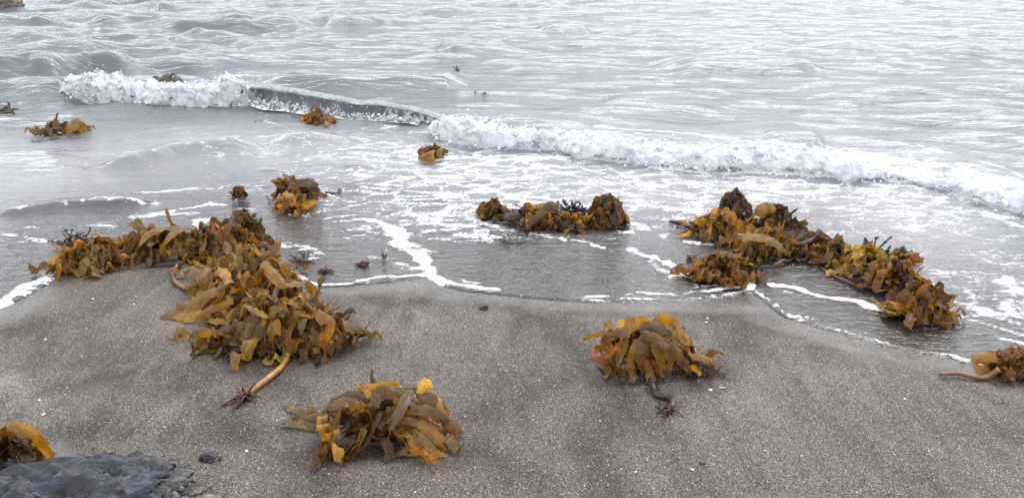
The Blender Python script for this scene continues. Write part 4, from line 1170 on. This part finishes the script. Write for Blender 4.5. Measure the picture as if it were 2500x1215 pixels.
# --- pieces afloat
GA = 'loose kelp pieces afloat in the shallows'
h = Heap(148, 324, 66, 0.09, 0.06, 'long low brown kelp raft with one golden patch afloat at far left', GA, seed=29)
h.fill(22, 'bbbtt', L=(0.14, 0.26), curl=0.08)
h.trace([(150, 322, 0.02), (172, 305, 0.09), (195, 305, 0.09), (212, 322, 0.02)], 0.13, 'g')
h.trace([(80, 322, 0.02), (110, 318, 0.04), (150, 312, 0.07)], 0.07, 'b')
h = Heap(775, 300, 38, 0.09, 0.08, 'golden kelp piece afloat at the foot of the curling wave', GA, seed=30)
h.fill(18, 'gggaab', L=(0.12, 0.22), curl=0.1)
h.trace([(730, 293, 0.01), (760, 288, 0.04), (800, 286, 0.07)], 0.08, 'a')
h = Heap(1055, 385, 30, 0.06, 0.075, 'rolled up tan kelp bundle afloat in front of the froth', GA, seed=31)
h.fill(12, 'ttao', L=(0.10, 0.18), W=(0.05, 0.07), curl=0.05)
h.trace([(1022, 380, 0.03), (1040, 376, 0.06), (1060, 374, 0.07)], 0.13, 'g', taper=(0.8, 0.8), cup=0.35)

# ------------------------------------------------------------------ branching weeds
def sprig(px, py, size, mat, label, n=26, seed=0, rad=0.0022, spread=1.0, up=0.7, group='small weed scraps', name='seaweed_sprig', leafy=False):
    c = pix(px, py); r = random.Random(seed + 900)
    mb = MB()
    for k in range(n):
        d = np.array((r.gauss(0, spread), r.gauss(0, spread * 0.6), abs(r.gauss(up, 0.35)))); d /= np.linalg.norm(d)
        b = c + np.array((r.gauss(0, 0.25) * spread, r.gauss(0, 0.15) * spread, 0)) * size
        b[2] = surf(b[0], b[1]) + 0.002
        L = size * r.uniform(0.4, 1.0)
        p1 = b + d * L * 0.5; p2 = p1 + (d + np.array((r.gauss(0, .5), r.gauss(0, .5), r.gauss(-0.3, .3)))) * L * 0.5
        C = catmull([b, p1, p2], 6)
        C[:, 2] = np.maximum(C[:, 2], surf_arr(C[:, 0], C[:, 1]) + 0.002)
        V, F = tube_data(C, np.linspace(rad * 1.3, rad * (1.0 if leafy else 0.5), 6), 5); mb.add(V, F)
        for q in range(3):
            i = r.randint(2, 5); dd = d + np.array((r.gauss(0, .8), r.gauss(0, .8), r.gauss(0, .5)))
            e = C[i] + dd / np.linalg.norm(dd) * L * r.uniform(0.15, 0.35)
            e[2] = max(e[2], surf(e[0], e[1]) + 0.002)
            V, F = tube_data(np.array([C[i], (C[i] + e) / 2 + 0.002, e]), [rad, rad * (1.5 if leafy else 0.8), rad * 0.6], 5); mb.add(V, F)
    o = mb.build(name, mat, None, c, loc=c)
    tag(o, label, 'seaweed', group)

sprig(1400, 528, 0.10, M_BLACKWEED, 'black bushy forked seaweed caught between the brown clumps of the middle row', 60, 1, 0.0040, 0.8, 0.8, leafy=True)
sprig(180, 600, 0.09, M_BROWNWEED, 'feathery dark weed tuft behind the left end of the left heap', 50, 2, 0.003, 1.0, 0.5, leafy=True)
sprig(740, 640, 0.08, M_BROWNWEED, 'thin wiry brown weed tuft in the wash, right of the left heap', 34, 3, 0.0016, 1.0, 0.4)
sprig(2130, 625, 0.10, M_BLACKWEED, 'blackish toothed weed branch behind the pale frilly clump', 40, 4, 0.0045, 1.1, 0.5, leafy=True)
sprig(1915, 535, 0.06, M_BLACKWEED, 'small black weed scrap in the wash, right of the golden tip', 26, 5, 0.003, 0.8, 0.6, leafy=True)
sprig(1990, 595, 0.07, M_BROWNWEED, 'dark weed tuft behind the upturned stipe', 24, 12, 0.003, 1.0, 0.5, leafy=True)
sprig(938, 632, 0.055, M_BLACKWEED, 'single thin black sprig standing up in the wash by the foam tongue', 4, 6, 0.0022, 0.35, 1.2)
sprig(886, 647, 0.035, M_REDWEED, 'dark red weed scrap flat in the wash beside the black sprig', 40, 7, 0.003, 1.0, 0.15)
sprig(793, 664, 0.035, M_REDWEED, 'dull red brown weed scrap nearest the swash edge, right of the left heap', 34, 8, 0.0022, 1.0, 0.15)
sprig(1117, 176, 0.09, M_BROWNWEED, 'forked weed tip sticking up out of the open water', 6, 9, 0.006, 0.5, 1.0)
sprig(862, 224, 0.10, M_BROWNWEED, 'flat brown weed scrap afloat just behind the curling wave', 12, 10, 0.008, 1.3, 0.05)
sprig(1172, 233, 0.09, M_BROWNWEED, 'tiny dark weed scrap afloat right of the curling wave', 10, 11, 0.007, 1.3, 0.05)
sprig(1182, 753, 0.02, M_REDWEED, 'dark red weed crumb on sand just below the swash edge', 24, 13, 0.003, 1.0, 0.2)
sprig(1725, 915, 0.06, M_BROWNWEED, 'fuzzy dark root tuft lying under the right tip of the drooping clump', 50, 14, 0.0014, 1.0, 0.3)
sprig(820, 473, 0.05, M_BROWNWEED, 'reddish brown blade tip awash right of the dark arching clump', 10, 15, 0.006, 1.2, 0.1)
sprig(640, 300, 0.10, M_BLACKWEED, 'thin line of dark weed specks afloat under the white burst', 9, 16, 0.004, 2.0, 0.02)
sprig(1695, 636, 0.05, M_BROWNWEED, 'dark weed fringe beside the clump sitting alone in foam', 20, 17, 0.002, 1.0, 0.5)
sprig(1230, 590, 0.10, M_BROWNWEED, 'thread of dark weed running down the wash left of the middle row', 12, 18, 0.0018, 1.4, 0.05)
sprig(5, 275, 0.14, M_BROWNWEED, 'brown weed scrap awash at the left edge under the surf', 16, 19, 0.010, 1.3, 0.08)

def flake(px, py, size, tone, label, group='loose kelp flakes', seed=0):
    r = random.Random(seed); c = pix(px, py, 0.004)
    n = 11; mb = MB(); V = [(c[0], c[1], c[2] + 0.004)]
    for k in range(n):
        a = 2 * math.pi * k / n; q = size * r.uniform(0.6, 1.1)
        V.append((c[0] + q * math.cos(a), c[1] + 0.6 * q * math.sin(a), c[2] + r.uniform(0, 0.005)))
    mb.add(V, [(0, 1 + k, 1 + (k + 1) % n) for k in range(n)])
    o = mb.build('kelp_flake', M_KELP, None, c, loc=c); o.color = (*TONES[tone], 1)
    o.data.uv_layers.new(name='UVMap')
    tag(o, label, 'seaweed', group)
flake(1615, 673, 0.017, 'y', 'small yellow kelp flake lying in the thin sheet of water', seed=1)
flake(2133, 1028, 0.006, 'r', 'tiny reddish kelp crumb on the bare sand at right', seed=2)
flake(490, 680, 0.022, 't', 'tan kelp flake on sand in the crook of the left heap', seed=3)
flake(2350, 888, 0.012, 'r', 'small rust kelp flake at the swash line by the right edge', seed=4)
flake(385, 130, 0.03, 'd', 'dark flake afloat on the far water at upper left', seed=5)

# ------------------------------------------------------------------ rocks
def rock(px, py, sx, sy, sz, mat, label, seed, rough=0.35, sink=0.35, name='rock', sub=5, rot=0.0, c=None, strata=0.0):
    V, F = ico(sub)
    c = pix(px, py) if c is None else np.array(c)
    n = fbm3(V[:, 0] * 1.6 + seed, V[:, 1] * 1.6, V[:, 2] * 1.6, 5, seed)
    n2 = 1 - np.abs(fbm3(V[:, 0] * 3 + seed, V[:, 1] * 4, V[:, 2] * 3, 4, seed + 4)) * 2
    P = V * (1 + rough * n + 0.3 * rough * n2 + strata * (np.abs(fbm3(V[:, 0] * 3.0 + V[:, 1] * 2, V[:, 1] * 9 - V[:, 0] * 2, V[:, 2] * 9, 4, seed + 9)) - 0.15))[:, None] * np.array((sx, sy, sz))
    if strata:
        rg = 1 - np.abs(fbm3(P[:, 0] * 9, P[:, 1] * 16, P[:, 2] * 16, 5, seed + 21)) * 2.6
        P[:, 2] += sstep(-0.1, 0.45, V[:, 2]) * (0.030 * rg - 0.02) + 0.008 * fbm3(P[:, 0] * 45, P[:, 1] * 60, P[:, 2] * 50, 3, seed + 25)
    ca, sa = math.cos(rot), math.sin(rot)
    P = np.stack([P[:, 0] * ca - P[:, 1] * sa, P[:, 0] * sa + P[:, 1] * ca, P[:, 2]], 1)
    me = bpy.data.meshes.new(name); me.from_pydata(P.tolist(), [], F.tolist())
    fattr(me, 'grit', np.clip(sstep(0.35, 0.75, V[:, 0] + 0.5 * n) * sstep(0.75, 0.35, V[:, 2]), 0, 1))
    o = link_mesh(name, me, mat); o.location = (c[0], c[1], c[2] + sz * (1 - 2 * sink) * 0.5)
    tag(o, label, 'rock', 'rocks')
    return o
rock(0, 24, 0.42, 0.35, 0.26, M_ROCK, 'brown sea rock breaking the surface at the top left corner', 3, 0.5)
rock(428, 226, 0.10, 0.09, 0.15, M_ROCK, 'larger mossy rock showing through the white burst of froth', 5, 0.5)
rock(388, 226, 0.09, 0.08, 0.12, M_ROCK, 'low mossy rock in the froth, left of the larger one', 6, 0.5)
bl = pix(205, 1245)
rock(0, 0, 0.49, 0.20, 0.080, M_BOULDER, 'wet blue black boulder in the lower left corner', 8, 0.36, c=(bl[0] - 0.165, bl[1] - 0.055, bl[2]), sub=6, rot=0.20, strata=0.20)
rock(514, 1120, 0.030, 0.018, 0.016, M_BOULDER, 'small dark rock nub poking from sand above the black boulder', 12, 0.4)
rock(1715, 1131, 0.010, 0.006, 0.006, M_PEBBLE, 'single dark oval pebble on the bare sand at lower right', 13, 0.2, sub=3, name='pebble')

# ------------------------------------------------------------------ shells
def chip(px, py, size, label, seed, curve=False):
    r = random.Random(seed + 50); c = pix(px, py, 0.001); mb = MB()
    if curve:
        n = 12; V = []
        for k in range(n + 1):
            a = math.radians(20 + 140 * k / n)
            for q, z in ((1.0, 0.002), (0.72, 0.007), (0.72, 0.001)):
                w = 1 - (1 - q) * math.sin(math.pi * k / n)
                V.append((c[0] + size * w * math.cos(a), c[1] + size * w * math.sin(a) * 0.8, c[2] + z))
        F = []
        for k in range(n):
            for j in range(3):
                a, b = k * 3 + j, k * 3 + (j + 1) % 3
                F.append((a, b, b + 3, a + 3))
        mb.add(V, F)
    else:
        n = r.randint(5, 7); V = []
        rot = r.uniform(0, 6.28)
        ring = [(size * r.uniform(0.5, 1.1), rot + 2 * math.pi * (k + r.uniform(-0.3, 0.3)) / n) for k in range(n)]
        tilt = r.uniform(-0.4, 0.4)
        for z0, sc in ((0.0, 1.0), (size * 0.35, 0.85)):
            for q, a in ring:
                V.append((c[0] + q * sc * math.cos(a), c[1] + q * sc * 0.75 * math.sin(a), c[2] + z0 + max(0, tilt * q * math.cos(a))))
        V.append((c[0], c[1], c[2] + size * 0.5))
        F = [(k, (k + 1) % n, n + (k + 1) % n, n + k) for k in range(n)] + [(n + k, n + (k + 1) % n, 2 * n) for k in range(n)]
        mb.add(V, F)
    o = mb.build('shell_fragment', M_SHELL, None, c, smooth=curve, loc=c)
    tag(o, label, 'shell', 'white shell bits scattered on the sand')
chip(1765, 951, 0.015, 'curved white shell sliver on sand right of the drooping kelp clump', 1, True)
chip(1735, 952, 0.008, 'small white shell chip just left of the curved shell sliver', 2)
chip(1691, 1146, 0.008, 'white square shell chip on the bare lower right sand, near the dark pebble', 3)
chip(1552, 1151, 0.006, 'white oval shell chip on the lower sand, left of the square chip', 4)
chip(112, 828, 0.008, 'white shell chip on sand below the left swash lobe', 5)
chip(96, 977, 0.007, 'paired white shell chip left, on sand above the left edge kelp', 6)
chip(106, 1012, 0.008, 'white triangular shell chip on sand above the black boulder', 7)
chip(603, 1101, 0.008, 'white shell chip on sand right of the small rock nub', 8)
chip(745, 865, 0.008, 'white shell chip on sand just below the front of the left heap', 9)
chip(328, 743, 0.007, 'white shell chip in the bay of sand inside the left heap', 10)
chip(227, 729, 0.008, 'larger white shell chip on sand below the left end clump', 11)
chip(1727, 777, 0.008, 'white shell chip on wet sand close below the swash foam at right', 12)
chip(1725, 787, 0.008, 'lower of two white chips on wet sand below the swash foam', 13)
chip(2208, 973, 0.006, 'lone white shell speck on the bare sand at far right', 14)
chip(2208 + 60, 1100, 0.004, 'faint white shell speck low on the far right sand', 15)
rs = random.Random(77)
k = 0
while k < 70:
    x, y = rs.uniform(10, 2490), rs.uniform(700, 1210)
    p = pixz(x, y, 0.04)
    if float(shore_d(p[:1], p[1:2])[0]) > -0.06: continue
    if x > 1900 and rs.random() < 0.5: continue
    chip(x, y, rs.uniform(0.0018, 0.0042), 'tiny white shell grain on the grey sand', 100 + k)
    k += 1
